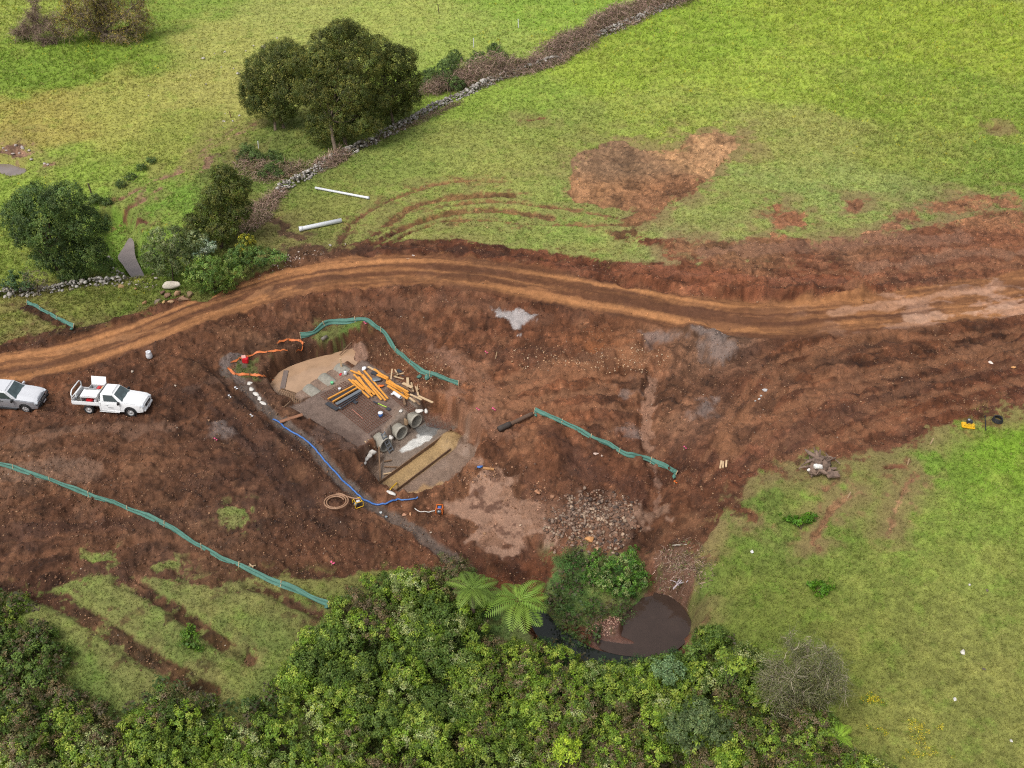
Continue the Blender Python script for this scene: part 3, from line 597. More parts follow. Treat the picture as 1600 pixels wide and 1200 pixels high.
def attr_mat(name, rough=.6, transl=0.0, grain=.15, scale=30.0, spec=.3, bump=0.0):
    m, nt, b, out = new_mat(name)
    at = nd(nt, 'ShaderNodeAttribute', attribute_name='Col'); tc = nd(nt, 'ShaderNodeTexCoord'); no = nd(nt, 'ShaderNodeTexNoise', Scale=scale, Detail=3.0); nt.links.new(tc.outputs['Object'], no.inputs['Vector'])
    mr = nd(nt, 'ShaderNodeMapRange'); mr.inputs[1].default_value = .3; mr.inputs[2].default_value = .7; mr.inputs[3].default_value = 1 - grain; mr.inputs[4].default_value = 1 + grain; nt.links.new(no.outputs['Fac'], mr.inputs[0])
    mx = nd(nt, 'ShaderNodeVectorMath', operation='SCALE'); nt.links.new(at.outputs['Color'], mx.inputs[0]); nt.links.new(mr.outputs[0], mx.inputs['Scale'])
    nt.links.new(mx.outputs[0], b.inputs['Base Color']); b.inputs['Roughness'].default_value = rough; b.inputs['Specular IOR Level'].default_value = spec
    if bump:
        bp = nd(nt, 'ShaderNodeBump', Strength=bump, Distance=.03); nt.links.new(no.outputs['Fac'], bp.inputs['Height']); nt.links.new(bp.outputs[0], b.inputs['Normal'])
    if transl:
        tr = nd(nt, 'ShaderNodeBsdfTranslucent'); nt.links.new(mx.outputs[0], tr.inputs['Color']); ms = nd(nt, 'ShaderNodeMixShader'); ms.inputs[0].default_value = transl
        nt.links.new(b.outputs[0], ms.inputs[1]); nt.links.new(tr.outputs[0], ms.inputs[2]); nt.links.new(ms.outputs[0], out.inputs[0])
    return m
M_LEAF = attr_mat('leaves', .55, .3, .10, 5, .35)
M_TWIG = attr_mat('twigs', .8, 0, .15, 10, .1)
M_ROCK = attr_mat('stone', .85, 0, .25, 14, .25, .5)
M_BLADE = attr_mat('grass_blades', .6, .25, .05, 5, .2)
M_BARK = simple_mat('bark', S(120, 104, 88), .9, var=.35, scale=4, bump=.6)
M_DBARK = simple_mat('dark_bark', S(84, 68, 56), .9, var=.35, scale=4, bump=.6)

# ------------------------------------------------------------------ leaf clumps in numpy
def unit(a): return a / np.maximum(np.linalg.norm(a, axis=-1, keepdims=True), 1e-9)
def leaf_arrays(C, Nn, col, r, nl, ls, flat=.9, vary=.22, narrow=.5, up=.35):
    """C centres, Nn outward, col per clump, r clump radius, nl leaves each, ls leaf length"""
    n = len(C); m = n * nl
    Cc = np.repeat(C, nl, 0); Nr = np.repeat(Nn, nl, 0); rr = np.repeat(np.broadcast_to(r, n), nl)[:, None]
    v = unit(rng.normal(size=(m, 3))); p = Cc + v * rr * rng.random((m, 1)) ** .5
    nrm = unit(Nr + np.array([0, 0, up]) + v * .5 + rng.normal(size=(m, 3)) * flat * .6)
    d = unit(np.cross(nrm, rng.normal(size=(m, 3)))); s = np.cross(nrm, d)
    L = np.repeat(np.broadcast_to(ls, n), nl)[:, None] * (.6 + .8 * rng.random((m, 1))); W = L * narrow * .5
    a = p - d * L * .5; t = p + d * L * .5 - nrm * L * .12; q1 = p + s * W + nrm * L * .06; q2 = p - s * W + nrm * L * .06
    V = np.stack([a, q1, t, q2], 1).reshape(-1, 3); Fc = np.arange(m * 4).reshape(-1, 4)
    cc = np.repeat(col, nl, 0) * (1 - vary + 2 * vary * rng.random((m, 1))) * (1 + .10 * rng.normal(size=(m, 1)) * np.array([1, .3, -.3]))
    return V, Fc, np.repeat(np.clip(cc, .002, 1), 4, 0)
def join_arrays(L):
    V, Fc, Cc, o = [], [], [], 0
    for v, f, c in L: V.append(v); Fc.append(f + o); Cc.append(c); o += len(v)
    return np.concatenate(V), np.concatenate(Fc), np.concatenate(Cc)
def ribbon_arrays(A, D, L, w, col, seg=3, droop=.3, curl=.5):
    """thin crossed twigs: start A, direction D, length L"""
    n = len(A); pts = [A]; d = D.copy(); side = unit(rng.normal(size=(n, 3)))
    for k in range(seg):
        d = unit(d + rng.normal(size=(n, 3)) * curl * .5 - np.array([0, 0, droop / seg])); pts.append(pts[-1] + d * (L / seg)[:, None])
    s = unit(np.cross(D, side)); V = []
    for k, p in enumerate(pts):
        ww = (np.broadcast_to(w, n) * (1 - .75 * k / seg))[:, None] * .5; V += [p - s * ww, p + s * ww]
    V = np.stack(V, 1); base = np.arange(n)[:, None] * (2 * (seg + 1)); Fc = []
    for k in range(seg): Fc.append(np.concatenate([base + 2 * k, base + 2 * k + 1, base + 2 * k + 3, base + 2 * k + 2], 1))
    return V.reshape(-1, 3), np.concatenate(Fc), np.repeat(col, 2 * (seg + 1), 0), pts
def tubes_arrays(paths, sides=6):
    """tapered tubes: list of (points, radii)"""
    V, Fc, o = [], [], 0
    for pts, rad in paths:
        pts = np.asarray(pts, float); m = len(pts); tg = unit(np.gradient(pts, axis=0)); ref = np.array([.31, .95, .1]) if abs(tg[0][2]) > .8 else np.array([0, 0, 1.])
        for k in range(m):
            a = unit(np.cross(tg[k], ref)); b = np.cross(tg[k], a)
            for j in range(sides):
                t = 2 * math.pi * j / sides; V.append(pts[k] + (a * math.cos(t) + b * math.sin(t)) * rad[k])
        for k in range(m - 1):
            for j in range(sides):
                Fc.append((o + k * sides + j, o + k * sides + (j + 1) % sides, o + (k + 1) * sides + (j + 1) % sides, o + (k + 1) * sides + j))
        for e in (0, m - 1):
            b_ = o + e * sides
            for j in range(1, sides - 1, 2): Fc.append((b_, b_ + j, b_ + j + 1, b_ + min(j + 2, sides - 1)) if j + 2 < sides else (b_, b_ + j, b_ + j + 1, b_))
        o += m * sides
    Fc = [f for f in Fc if len(set(f)) == 4]
    return np.array(V), np.array(Fc)
def tube_obj(name, paths, mat, parent=None, sides=6, smooth=True):
    V, Fc = tubes_arrays(paths, sides); return link(np_mesh(name, V, Fc, mat, None, smooth), name, parent)
def empty(name, loc, rz=0.0):
    o = bpy.data.objects.new(name, None); scene.collection.objects.link(o); o.location = loc; o.rotation_euler = (0, 0, rz); o.empty_display_size = .3; return o
def vp(px, py, Y):
    d = ray(px, py); t = Y / d[1]; return np.array([d[0] * t, Y, CAM_H + d[2] * t])
def pxm(Y, px=800, py=600):
    """pixels per metre at world Y on that pixel's ray"""
    d = ray(px, py); return F / (Y / d[1])
def lobe_points(lobes, dens, lo=-.75):
    """random points and normals on the outer skin of overlapping ellipsoids (c, r)"""
    P_, N_ = [], []
    for k, (c, r) in enumerate(lobes):
        n = int(dens * 4 * math.pi * ((r[0] * r[1] + r[1] * r[2] + r[0] * r[2]) / 3)); v = unit(rng.normal(size=(n, 3)))
        v = v[v[:, 2] > lo]; jit = .80 + .26 * rng.random((len(v), 1)) ** .7
        p = c + v * r * jit; keep = np.ones(len(p), bool)
        for j, (c2, r2) in enumerate(lobes):
            if j != k: keep &= (((p - c2) / r2) ** 2).sum(1) > .78
        P_.append(p[keep]); N_.append(unit(v[keep] / r))
    return np.concatenate(P_), np.concatenate(N_)
def pal(cols, n, w=None):
    c = np.array([S(*q, k=1.2) for q in cols]); i = rng.choice(len(c), n, p=w); return c[i] * (.8 + .4 * rng.random((n, 1)))

def limb(a, b, r0, r1, bend=.12, n=5):
    a, b = np.array(a, float), np.array(b, float); L = np.linalg.norm(b - a); off = rng.normal(size=3) * L * bend
    ts_ = np.linspace(0, 1, n); pts = a + (b - a) * ts_[:, None] + off * np.sin(ts_ * math.pi)[:, None]
    return pts, r0 + (r1 - r0) * ts_
def crown_tree(name, base_px, lob, label, cat, cols, w=None, dens=5.0, cr=.33, nl=34, ls=.115, trunk_r=.2, depth=.9, group=None, lo=-.75, bark=M_DBARK, trunks=None, narrow=.5, flat=.9, dark_in=True, low=False):
    b = P(*base_px); t = empty(name, b); tag(t, label, cat, group); Y0 = b.y; L = []
    for k, q in enumerate(lob):
        px, py, rp = q[:3]; rp = rp * .88; dy = q[3] if len(q) > 3 else float(rng.uniform(-.5, .5)) * 1.2
        c = vp(px, py, Y0 + dy + .3); r = rp / pxm(c[1], px, py); c[2] = max(c[2], b.z + r * .55)
        if low: g_ = P(px, py + rp * .5); c = np.array([g_.x, g_.y, g_.z + r * .45])
        L.append((c - np.array(b), np.array([r, r * depth, r * (.88 + .15 * rng.random())])))
    big = list(L)
    for c, r in big:                              # smaller billows on every limb
        for k in range(7):
            v = unit(rng.normal(size=3)); v[2] = abs(v[2]) * .9 - .2; v = unit(v); L.append((c + v * r * .86, r * rng.uniform(.28, .48)))
    p, nrm = lobe_points(L, dens, lo); col = pal(cols, len(p), w)
    # lobes differ slightly in tone, clump by clump
    col *= (.78 + .44 * fbm(p[:, 0] * 1.0 + 50, p[:, 2] + p[:, 1], 1.1, 3, 201))[:, None] * (.62 + .76 * vnoise(p[:, 0] * .9 + 9, p[:, 1] * .9 + p[:, 2] * .9, 77))[:, None]
    V, Fc, Cc = leaf_arrays(p, nrm, col, cr * (.7 + .6 * rng.random(len(p))), nl, ls, flat, narrow=narrow)
    parts = [(V, Fc, Cc)]
    if dark_in:                                   # inner foliage closes the crown
        p2, n2_ = lobe_points([(c, r * .72) for c, r in big], dens * .6, lo)
        parts.append(leaf_arrays(p2, n2_, pal(cols, len(p2), w), cr * 1.2, max(8, nl // 2), ls * 1.6, flat, narrow=.7))
    V, Fc, Cc = join_arrays(parts); link(np_mesh('crown', V, Fc, M_LEAF, Cc), 'crown', t)
    tr = []
    for tp in (trunks or [base_px]):
        a = np.array(P(*tp) - b) - np.array([0, 0, .15]); top = L[0][0] * np.array([.6, .6, .8]) + a * np.array([.4, .4, 0])
        tr.append(limb(a, top, trunk_r, trunk_r * .45, .06)); fork = tr[-1][0][2]
        for c, r in big: tr.append(limb(fork, c + np.array([0, 0, r[2] * .2]), trunk_r * .5, trunk_r * .12, .10))
    tube_obj('trunk', tr, bark, t)
    return t
DKG = [(80,88,38),(94,100,42),(68,78,34),(112,112,52),(86,98,44)]
ev = 'evergreen trees beside the stone wall'
crown_tree('evergreen_tree', (432,202), [(425,108,38),(398,130,28),(450,95,34),(455,140,36),(408,158,32),(440,172,26),(478,122,28)], 'dark rounded evergreen on a forked pale trunk, left of the big evergreen clump', 'tree', DKG, group=ev, trunks=[(430,204),(444,200)], trunk_r=.17, bark=M_BARK, cr=.3, dens=8)
crown_tree('evergreen_tree', (540,228), [(505,95,42),(545,75,38),(530,50,22),(568,100,36),(500,140,40),(548,138,44),(520,185,42),(562,188,38),(500,205,24),(585,160,28),(470,98,24)], 'tallest and widest dark evergreen tree in the middle of the clump by the stone wall', 'tree', DKG + [(104,104,44)], group=ev, trunks=[(540,226),(526,243)], trunk_r=.22, bark=M_BARK, cr=.3, dens=8)
crown_tree('evergreen_tree', (615,195), [(590,80,30),(622,98,32),(636,128,25),(608,140,34),(645,152,16),(596,168,24),(628,170,18)], 'dark evergreen with a leaning pale trunk at the right end of the clump', 'tree', DKG, group=ev, trunk_r=.16, bark=M_BARK, cr=.3, dens=8)
crown_tree('bushy_tree', (105,440), [(60,322,40),(102,315,36),(28,340,28),(70,358,44),(126,350,34),(100,395,42),(142,392,28),(72,405,24),(155,352,20),(38,372,20),(162,412,16),(112,425,26)], 'broad dark green bushy tree left of the creek', 'tree', [(74,96,48),(88,110,52),(62,80,42),(104,122,62)], trunk_r=.18, cr=.28, dens=8)
crown_tree('conical_tree', (345,388), [(350,272,20),(364,296,26),(338,305,24),(330,335,30),(366,328,26),(346,358,30),(308,350,20),(378,292,16),(298,368,16)], 'narrow dark conical tree leaning over the creek thicket below the stone wall', 'tree', DKG + [(100,116,44)], trunk_r=.15, cr=.26, dens=8)
crown_tree('olive_shrub', (270,440), [(265,372,28),(245,398,22),(286,396,26),(262,412,24),(302,376,20),(232,410,14)], 'rounded grey olive shrub on the right bank of the creek', 'shrub', [(98,112,66),(114,126,76),(82,96,52),(128,136,92)], trunk_r=.06, cr=.24, ls=.12)
crown_tree('leafy_shrub', (335,458), [(328,425,30),(308,432,20),(360,420,24),(350,440,20),(330,445,20)], 'light green leafy shrub at the road edge right of the boulder heap', 'shrub', [(96,124,50),(118,142,58),(78,104,44),(132,150,78)], trunk_r=.06, cr=.22, ls=.12)
crown_tree('leafy_shrub', (395,425), [(382,405,22),(405,402,20),(428,402,14),(370,398,16),(440,404,10)], 'low mid green shrub spreading along the road edge under the yellow bush', 'shrub', [(88,116,54),(104,128,62),(74,96,48)], trunk_r=.05, cr=.2, ls=.12)
crown_tree('silver_shrub', (318,412), [(318,388,13),(306,398,8),(330,386,9),(320,378,8)], 'pale silver green shrub between the conical tree and the leafy road edge shrub', 'shrub', [(168,184,156),(146,166,132),(184,196,172)], trunk_r=.04, cr=.16, ls=.16, dens=6)
crown_tree('yellow_shrub', (385,402), [(384,376,12),(392,384,10),(378,386,9)], 'small yellow flowering bush above the road edge shrubs', 'shrub', [(178,172,60),(150,150,56),(112,120,52)], trunk_r=.04, cr=.16, ls=.14, dens=6)
crown_tree('round_bush', (28,462), [(28,440,18),(14,444,12),(42,446,12)], 'small round dark bush in front of the left end of the short stone wall', 'shrub', [(62,86,52),(76,100,58)], trunk_r=.05, cr=.2, ls=.12)
crown_tree('dry_shrub', (60,462), [(58,436,18),(70,448,12),(48,425,12)], 'half bare grey brown shrub between the dark bush and the short stone wall', 'shrub', [(112,104,76),(98,96,62),(128,116,96)], trunk_r=.05, cr=.2, ls=.1, nl=14, dark_in=False)
sh = 'scrub along the stone wall'
for bp, lob, lab in [((392,262), [(388,238,16),(402,246,13),(378,246,10)], 'grey green scrub bush below the left evergreen tree'), ((430,262), [(428,244,12),(438,252,9)], 'small dark scrub bush between the evergreen clump and the wall end'),
    ((412,285), [(424,266,13),(436,272,10),(412,272,9)], 'low green scrub bush against the left end of the long stone wall'), ((705,160), [(702,108,24),(695,128,20),(712,132,18),(712,90,14)], 'tall green bush growing through the brambles right of the evergreen clump'),
    ((672,150), [(672,118,14),(668,132,12)], 'small green bush touching the right side of the evergreen clump'), ((745,120), [(748,92,14),(760,100,12),(738,100,11)], 'grey green bush at the start of the long bramble hedge'), ((780,110), [(772,80,13),(785,90,11)], 'dark green bush poking out of the bramble hedge top'),
    ((195,295), [(190,288,8),(205,276,9),(222,262,9),(238,250,8)], 'low dark weedy clump along the wheel rut in the left pasture'), ((155,318), [(150,312,11),(168,316,9)], 'small dark rush clump beside the upper creek post')]:
    crown_tree('scrub_bush', bp, lob, lab, 'shrub', [(84,104,52),(98,118,62),(72,88,46)], group=sh if '295' not in str(bp) else None, trunk_r=.05, cr=.2, ls=.10, dens=12, nl=30, lo=-.3, low=True)
for bp, lob, lab, cols in [((968,935), [(985,880,22),(960,890,26),(935,880,22),(1000,905,20),(975,915,24),(945,905,22),(920,900,16),(990,860,10)], 'round bright green bush on the bank above the pond', [(78,116,40),(96,132,46),(62,96,34),(128,140,84)]),
    ((1252,830), [(1250,815,14),(1265,808,10),(1235,812,9),(1222,804,6)], 'low bright green weed clump in the right pasture below the tree stump', [(92,134,30),(76,116,28)]),
    ((1282,930), [(1280,920,14),(1295,912,10),(1268,910,9)], 'second low bright green weed clump, nearer the grey wispy tree', [(92,134,30),(76,116,28)]),
    ((298,1010), [(298,992,14),(308,1008,12),(290,1005,10),(300,980,9)], 'bright green bush between the two bare wheel strips bottom left', [(92,124,36),(74,104,32)]),
    ((900,215), [(975,200,8),(968,198,6)], 'dark tussock above the heart shaped bare patch', [(74,96,30)])][:4]:
    crown_tree('low_bush', bp, lob, lab, 'shrub', cols, trunk_r=.04, cr=.18, ls=.11, dens=9, nl=30, lo=-.3, low=True)

# ------------------------------------------------------------------ bare, twiggy trees
def twig_tree(name, base_px, tips, label, tcol, leafcols, nt=900, lf=900, tr=.3, spread=1.2, tl=1.0, ls=.12, group=None, bark=M_BARK, Yoff=0):
    b = P(*base_px); t = empty(name, b); tag(t, label, 'tree', group); paths = []; bb = np.array(b); ends = []
    hub = np.array([rng.normal() * .1, 0, .9])
    paths.append((np.array([[0, 0, -.2], [0, 0, .3], hub]), np.array([tr * 1.5, tr, tr * .8])))
    for (px, py) in tips:
        e = vp(px, py, b.y + Yoff + rng.uniform(-1.5, 1.5)) - bb; p, r = limb(hub, e, tr * .55, tr * .10, .12, 7); paths.append((p, r)); ends.append(p)
        for k in (2, 3, 4, 5):
            for q in range(2):
                d = unit(rng.normal(size=3) * .8 + (p[k] - p[k - 1]) / np.linalg.norm(p[k] - p[k - 1])); l = limb(p[k], p[k] + d * spread * rng.uniform(.6, 1.2), r[k] * .6, .02, .15, 4); paths.append(l); ends.append(l[0])
    tube_obj('trunk', paths, bark, t, 5)
    pts = np.concatenate([np.concatenate([e_[1:]] * 1) for e_ in ends]); i = rng.integers(0, len(pts), nt); A = pts[i] + rng.normal(size=(nt, 3)) * .08
    D = unit(rng.normal(size=(nt, 3)) + np.array([0, 0, .2])); col = pal(tcol, nt); rb = ribbon_arrays(A, D, tl * (.5 + rng.random(nt)), .035, col, 3, .5, .7); pcs = [rb[:3]]
    link(np_mesh('twigs', *rb[:2], M_TWIG, rb[2]), 'twigs', t)
    if lf:
        i = rng.integers(0, nt, lf); k = rng.integers(1, 4, lf); C = np.array(rb[3])[k, i]
        V, Fc, Cc = leaf_arrays(C, unit(rng.normal(size=(lf, 3)) + np.array([0, 0, .5])), pal(leafcols, lf), .16, 5, ls); link(np_mesh('leaves', V, Fc, M_LEAF, Cc), 'leaves', t)
    return t
twig_tree('bare_tree', (162,62), [(120,-20),(150,-60),(185,-30),(215,5),(230,25),(130,20),(100,-5),(180,-90),(210,-60),(165,10),(90,20)], 'half bare tree with a thick short trunk and yellowing leaves in the top left corner', [(128,112,96),(144,128,110)], [(158,148,70),(128,128,66),(172,152,74)], 8000, 9000, .38, 1.7, 1.1)
twig_tree('bare_tree', (60,64), [(35,40),(50,20),(28,55),(75,30),(60,0),(85,62),(110,55)], 'low grey brown leafless tree at the left of the yellowing tree', [(134,114,100),(118,100,90)], [(120,120,66)], 4500, 500, .16, 1.2, .9)
twig_tree('wispy_tree', (1245,1120), [(1235,990),(1265,1000),(1290,1010),(1305,1040),(1215,1020),(1320,1060),(1250,1040),(1200,1060),(1285,1075),(1225,1080)], 'wispy grey green half bare tree rising from the right edge of the thicket', [(118,112,92),(140,130,112),(104,104,78)], [(104,110,62),(120,122,76)], 3800, 9000, .045, .8, .6, .06, Yoff=.2)

# ------------------------------------------------------------------ thickets, brambles (uncountable masses)
def thicket(name, poly, zref, label, fams, hmax=2.2, dens_pl=.55, cl_dens=9, nl=34, ls=.115, skip=None, seed=1, rmin=.5, rmax=1.25, edge=1.2):
    pts = smooth_poly([unz(px, py, zref) for px, py in poly], 4); a, b = pts.min(0), pts.max(0); area = (b - a).prod(); n = int(area * dens_pl * 2)
    X_, Y_ = rng.uniform(a[0], b[0], n), rng.uniform(a[1], b[1], n); d = poly_sd(X_, Y_, pts); k = d > .1; X_, Y_, d = X_[k], Y_[k], d[k]
    r = rng.uniform(rmin, rmax, len(X_)); top = hmax * np.clip(.30 + .7 * np.clip(d / edge, 0, 1) ** .7, 0, 1) * (.6 + .5 * fbm(X_, Y_, 3.0, 3, 300 + seed)) + rng.uniform(-.15, .35, len(X_))
    g = gz(X_, Y_); fam = (fbm(X_ + 30, Y_, 3.2, 3, 310 + seed) * 2.2 - .6 + rng.normal(size=len(X_)) * .22).clip(0, .999)
    arrs = []
    for q in range(len(X_)):
        rr = min(r[q], .35 + d[q] * .8); f = fams[int(fam[q] * len(fams))]
        L = [(np.array([X_[q], Y_[q], g[q] + top[q] - rr * .7]), np.array([rr, rr, rr * .9]))]
        nn = int(cl_dens * 2 * math.pi * rr * rr * .9) + 3; v = unit(rng.normal(size=(nn, 3))); v[:, 2] = np.abs(v[:, 2]) * 1.1 - .25; v = unit(v)
        p = L[0][0] + v * L[0][1] * (.75 + .35 * rng.random((nn, 1))); p[:, 2] = np.maximum(p[:, 2], gz(p[:, 0], p[:, 1]) + .08)
        c = pal(f[0], nn, None) * (.85 + .3 * rng.random())
        arrs.append(leaf_arrays(p, v, c, .20, nl, ls * f[1], .9, .18, f[2]))
    # lower, darker leaves fill between the plants
    n = int(area * 5); X2, Y2 = rng.uniform(a[0], b[0], n), rng.uniform(a[1], b[1], n); k = poly_sd(X2, Y2, pts) > .15; X2, Y2 = X2[k], Y2[k]
    p = np.c_[X2, Y2, gz(X2, Y2) + .25 + .8 * rng.random(len(X2))]; arrs.append(leaf_arrays(p, np.tile([0, 0, 1.], (len(p), 1)), pal([(62,80,34),(72,66,44)], len(p)), .35, 14, .2, .9, .25, .6))
    V, Fc, Cc = join_arrays(arrs); o = link(np_mesh(name, V, Fc, M_LEAF, Cc), name); tag(o, label, 'thicket', kind='stuff'); return o
LIME = ([(130,152,50),(112,138,42),(146,160,66),(96,122,38)], 1.0, .55); MID = ([(98,120,42),(112,134,48),(84,104,38),(130,146,58)], 1.0, .55); DARK = ([(76,98,38),(90,112,44),(100,120,54)], 1.1, .55)
PALE = ([(150,160,98),(128,144,76),(110,126,62),(164,170,116)], .8, .5); BROWN = ([(112,96,66),(92,88,50),(84,104,46),(124,108,84)], .9, .4); BLUE = ([(84,116,74),(98,130,88),(70,100,62)], .9, .5)
thicket('thicket', [(648,892),(690,868),(735,876),(758,905),(760,950),(790,985),(832,980),(880,996),(940,1014),(1010,1020),(1062,1004),(1095,985),(1140,990),(1180,1030),(1205,1080),(1235,1110),(1300,1135),(1320,1180),(1340,1260),(370,1260),(395,1160),(430,1090),(465,1020),(500,985),(525,945),(565,915),(605,905)],
        -1.6, 'dense mixed green thicket filling the gully along the bottom of the picture', [DARK, LIME, MID, PALE, LIME, MID, LIME, BROWN], 2.3, seed=1, rmax=1.0, rmin=.35, dens_pl=.95)
thicket('thicket', [(-60,1075),(40,1085),(110,1085),(170,1110),(240,1090),(300,1085),(330,1120),(400,1130),(420,1180),(400,1270),(-60,1270)], -1.0, 'green ferny thicket filling the bottom left corner', [MID, LIME, DARK, LIME, PALE, BROWN], 1.6, seed=2)
thicket('bramble_patch', [(-60,935),(30,945),(70,965),(105,1010),(110,1060),(90,1090),(-60,1095)], -.6, 'dark brown and green bramble patch at the left edge below the bare earth', [BROWN, DARK, BROWN, MID], 1.2, seed=3, cl_dens=6)
thicket('ground_cover', [(230,1060),(330,1085),(380,1100),(430,1060),(440,1100),(400,1160),(330,1120),(250,1100)], -1.2, 'low mixed weeds and ferns between the pasture strip and the thicket', [BROWN, MID, PALE, DARK], .7, seed=4, rmin=.3, rmax=.7, cl_dens=7)
thicket('bank_vegetation', [(866,878),(895,862),(935,872),(925,900),(960,930),(1000,925),(985,945),(955,965),(925,995),(885,980),(855,960),(850,925),(872,905)], -3.0, 'fine pale green trailing growth on the bank left of the round bush', [([(84,124,60),(98,138,66),(72,108,50)], .6, .35)] * 2, .55, seed=5, rmin=.3, rmax=.6, cl_dens=16, nl=30, ls=.10)
thicket('creek_vegetation', [(840,1000),(880,1012),(930,1030),(1000,1036),(1060,1022),(1075,1045),(1000,1062),(900,1050),(850,1030)], -3.9, 'dark trailing plants overhanging the creek at the thicket edge', [([(62,90,50),(50,74,44),(76,104,58)], .8, .4)] * 2, .9, seed=6, rmin=.3, rmax=.7, cl_dens=10, nl=26, dens_pl=1.1)
# distinct crowns standing out of the thicket
for bp, lob, lab, cols in [((1045,1105), [(1045,1050,26),(1060,1075,22),(1030,1075,20)], 'blue green fine leaved bush standing out of the thicket below the pond', [(106,130,86),(92,116,74),(118,142,98)]),
    ((885,1225), [(885,1178,24),(900,1195,20),(870,1200,18)], 'lime yellow bush at the bottom edge of the thicket', [(158,176,52),(138,160,48)]),
    ((1015,1200), [(1090,1120,30),(1060,1140,30),(1120,1145,26),(1085,1165,30)], 'grey green dense bush in the right part of the thicket', [(92,108,66),(104,120,74),(80,96,58)]),
    ((985,1160), [(1150,1040,18),(1135,1025,14),(1165,1055,12)], 'yellow green bush at the right shoulder of the thicket', [(150,168,64),(124,146,56)])]:
    crown_tree('thicket_bush', bp if 'grey' not in lab and 'shoulder' not in lab else (lob[0][0], lob[0][1] + 70), lob, lab, 'shrub', cols, trunk_r=.05, cr=.2, ls=.11, dens=9, nl=34, lo=-.2)

# brambles: brown leafless canes
def bramble(name, line, w, h, n, label, cols=((144,118,106),(124,102,90),(162,138,124)), leaf=.15, zoff=0.0, L=.8):
    pts = smooth_poly([tuple(P(*p))[:2] for p in line], 5, False); sl = np.hypot(*np.diff(pts, axis=0).T); cum = np.r_[0, np.cumsum(sl)]; t = rng.random(n) * cum[-1]
    x, y = np.interp(t, cum, pts[:, 0]), np.interp(t, cum, pts[:, 1]); ww = w * np.clip(-.1 + 2.0 * fbm(x, y, 3.4, 3, 401), .15, 1.4); a = rng.random(n) * 6.28; q = rng.random(n) ** .5
    x += np.cos(a) * q * ww; y += np.sin(a) * q * ww; hh = h * (1 - q ** 2 * .75) * np.clip(-.25 + 2.3 * fbm(x, y, 2.6, 3, 402), .12, 1.5); z = gz(x, y) + hh * rng.random(n) ** .5 * 1.0
    A = np.c_[x, y, z]; D = unit(rng.normal(size=(n, 3)) * np.array([1, 1, .5]) + np.array([0, 0, .25])); rb = ribbon_arrays(A, D, L * (.5 + rng.random(n)), .04, pal(cols, n), 3, .9, .8)
    arr = [rb[:3]]; cv = pal([cols[0], cols[1], cols[2], (96, 88, 66)], n); arr[0] = (arr[0][0], arr[0][1], np.repeat(cv * (.6 + .8 * fbm(x, y, 1.2, 3, 403))[:, None], 8, 0)); m = int(n * leaf)
    if m: arr.append(leaf_arrays(A[:m], D[:m], pal([(96,98,60),(120,104,80)], m), .2, 8, .11))
    V, Fc, Cc = join_arrays(arr); o = link(np_mesh(name, V, Fc, M_TWIG, Cc), name); tag(o, label, 'brambles', kind='stuff')
bramble('bramble_hedge', [(722,132),(760,122),(800,112),(840,102),(880,80),(920,56),(960,34),(1010,16),(1060,-6),(1100,-25)], 2.3, 2.0, 24000, 'long hedge of bare brown brambles hiding the upper stone wall', L=1.0)
bramble('bramble_scrub', [(660,150),(700,140),(735,128)], 1.6, 1.5, 2600, 'grey brown brambles between the evergreen clump and the hedge')
bramble('bramble_heap', [(500,262),(520,252),(538,244)], .9, .8, 1800, 'brown tangle of canes lying over the stone wall under the evergreens')
bramble('bramble_bank', [(440,300),(420,318),(395,340),(375,358)], 1.3, .5, 3200, 'dark brown matted canes on the bank right of the conical tree')
bramble('bramble_foot', [(560,232),(620,205),(680,178),(720,160)], .5, .25, 1600, 'thin brown canes along the near foot of the long stone wall', L=.5)
bramble('bramble_weeds', [(380,255),(420,275),(470,262)], 1.4, .5, 1500, 'sparse brown stalks above the left end of the long stone wall', leaf=.5)
bramble('bank_litter', [(1045,895),(1065,870),(1085,900),(1060,920)], 1.0, .12, 900, 'brown matted dead grass on the bank above the pond', L=.35)

